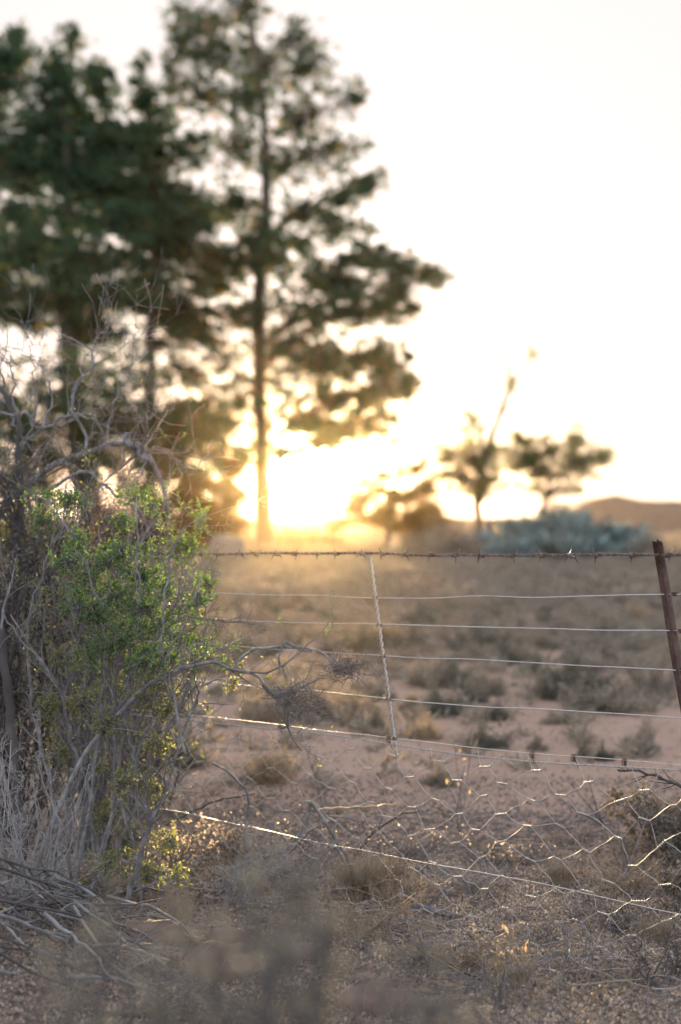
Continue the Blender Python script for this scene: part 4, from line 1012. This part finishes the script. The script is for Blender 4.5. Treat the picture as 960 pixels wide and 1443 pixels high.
# litter, gravel and small sticks on the ground
def scatter(n, Yr, dens=None):
    Y = rng.uniform(Yr[0], Yr[1], n); x = rng.uniform(-.26, .27, n) * Y; return x, Y
b = Buf(); n = 80000; x, Y = scatter(n, (3.9, 7.3)); keep = 1.5 * vnoise(x / .33, Y / .4, 51) + .8 * vnoise(x / .1, Y / .12, 52) > rng.uniform(-.45, .4, n)
px_ = CX + x / Y * F; keep &= (rng.random(n) < np.interp(Y, [3.9, 6.2, 6.9, 7.3], [1, 1, .35, .05]))
x, Y = x[keep], Y[keep]; n = len(x); pos = np.stack([x, Y, ground_z(x, Y) + rng.uniform(0, .012, n)], -1)
d = unit(rng.normal(size=(n, 3)) * np.array([1, 1, .7]) + np.array([0, 0, .45])); leaves(b, pos, d, rng.uniform(.006, .024, n), rng.uniform(.005, .013, n))
tag(part('leaf_litter', b, M['litter']), 'pale dry leaf and petal litter on the sand by the fence', None, None, 'stuff')
b = Buf(); n = 40000; x, Y = scatter(n, (3.9, 8.5)); pos = np.stack([x, Y, ground_z(x, Y) + rng.uniform(-.002, .008, n)], -1)
d = unit(rng.normal(size=(n, 3)) * np.array([1, 1, .3])); leaves(b, pos, d, rng.uniform(.008, .03, n), rng.uniform(.004, .012, n))
tag(part('dark_litter', b, M['litterdark']), 'dark crumbled plant litter on the sand by the fence', None, None, 'stuff')
b = Buf(); n = 6500; x, Y = scatter(n, (3.9, 7.6)); p0 = np.stack([x, Y, ground_z(x, Y) + .006], -1); a = rng.uniform(0, 6.28, n)
d = np.stack([np.cos(a), np.sin(a), rng.normal(0, .18, n)], -1); ln = rng.uniform(.03, .16, n)[:, None, None]
P = p0[:, None] + d[:, None] * ln * np.linspace(0, 1, 4)[None, :, None] + rng.normal(0, .004, (n, 4, 3)); P[:, :, 2] = np.maximum(P[:, :, 2], ground_z(P[:, :, 0], P[:, :, 1]) + .003)
tubes(b, P, rng.uniform(.0009, .0026, (n, 1)) * np.array([[1, .9, .8, .5]]), 3)
tag(part('small_sticks', b, M['twig']), 'small dry sticks strewn over the ground', None, None, 'stuff')
b = Buf(); n = 5000; x = rng.uniform(-.27, .27, n); Y = rng.uniform(3.9, 12, n); x = x * Y; s_ = rng.uniform(.004, .012, n)
c = np.stack([x, Y, ground_z(x, Y) + s_ * .2], -1); O = np.array([[1, 0, 0], [-1, 0, 0], [0, 1, 0], [0, -1, 0], [0, 0, .7], [0, 0, -.5]])
V = c[:, None] + O[None] * s_[:, None, None] * rng.uniform(.6, 1.3, (n, 6, 1)); o_ = np.arange(n)[:, None, None] * 6
T_ = np.array([[0, 2, 4], [2, 1, 4], [1, 3, 4], [3, 0, 4], [2, 0, 5], [1, 2, 5], [3, 1, 5], [0, 3, 5]])[None]; b.add(V.reshape(-1, 3), (T_ + o_).reshape(-1, 3))
tag(part('gravel', b, M['rock']), 'small gravel scattered on the sand', None, None, 'stuff')

# ------------------------------------------------------------------ out of focus shrub right in front of the camera
def fore(px, Y, top, label, n0, w_px, nleaf, mat='foreleaf'):
    base = at(px, 0, Y); base[2] = 0; r = root('foreground_shrub', base, label, 'shrub', 'out of focus shrubs close to the camera')
    st = base + rng.normal(0, 1, (n0, 3)) * np.array([.08, .06, 0]); st[:, 2] = -.02
    tp = []
    for _ in range(n0):
        i = rng.integers(len(top)); tx, ty = top[i]
        tp.append(at(tx + rng.normal(0, w_px), ty + abs(rng.normal(0, 45)), Y + rng.normal(0, .12)))
    e = np.array(tp); m = st * .45 + e * .55 + rng.normal(0, .05, e.shape)
    P = np.stack([st, st * .6 + m * .4, m, m * .5 + e * .5 + rng.normal(0, .02, e.shape), e], 1); R = np.linspace(.005, .0015, 5)[None].repeat(n0, 0)
    b = Buf(); tubes(b, P, R, 5); A, B = spawn(P, R, 6, (.08, .25), (.3, .9), .6, .15, .15, 5, .35); tubes(b, A, B * 1.3, 3); part('stems', b, M['twigdark'], r, True)
    lb_ = Buf(); i = rng.integers(0, len(A), nleaf); pos, d = along(A[i], 1, .1); leaves(lb_, pos + rng.normal(0, .006, pos.shape), d + rng.normal(0, .6, d.shape), rng.uniform(.009, .018, nleaf), .0065)
    tag(part('foliage', lb_, M[mat], r), None, None, None, 'stuff'); return r
fore(400, 1.85, [(385,1190),(330,1250),(480,1225),(510,1290),(420,1320),(360,1350),(300,1300),(450,1360)], 'blurred olive grey shrub close up at the bottom centre', 38, 30, 3000)
fore(620, 2.1, [(560,1340),(640,1360),(690,1390),(600,1400)], 'blurred yellowish green sprigs close up right of bottom centre', 22, 28, 1500, 'foreleaf')
fore(120, 1.8, [(160,1255),(60,1370),(120,1380),(210,1330),(0,1400)], 'blurred brown sprigs close up in the bottom left corner', 24, 30, 1700)
fore(270, 2.0, [(240,1340),(300,1350),(200,1400),(330,1390)], 'blurred dark sprigs close up left of bottom centre', 22, 26, 1500)

# ------------------------------------------------------------------ haze
hm, ht, ho = newmat('evening_haze')
pv = N(ht, 'ShaderNodeVolumePrincipled'); pv.inputs['Color'].default_value = (1, .74, .42, 1); pv.inputs['Density'].default_value = .000042; pv.inputs['Anisotropy'].default_value = .93
L(ht, pv.outputs[0], ho.inputs['Volume'])
b = Buf(); x0, x1, y0, y1, z0, z1 = -920., 920., -60., 920., -3., 34.
b.add([[x0, y0, z0], [x1, y0, z0], [x1, y1, z0], [x0, y1, z0], [x0, y0, z1], [x1, y0, z1], [x1, y1, z1], [x0, y1, z1]], None,
      [[0, 3, 2, 1], [4, 5, 6, 7], [0, 1, 5, 4], [1, 2, 6, 5], [2, 3, 7, 6], [3, 0, 4, 7]])
tag(part('haze', b, hm), 'warm dusty evening haze', None, None, 'stuff')
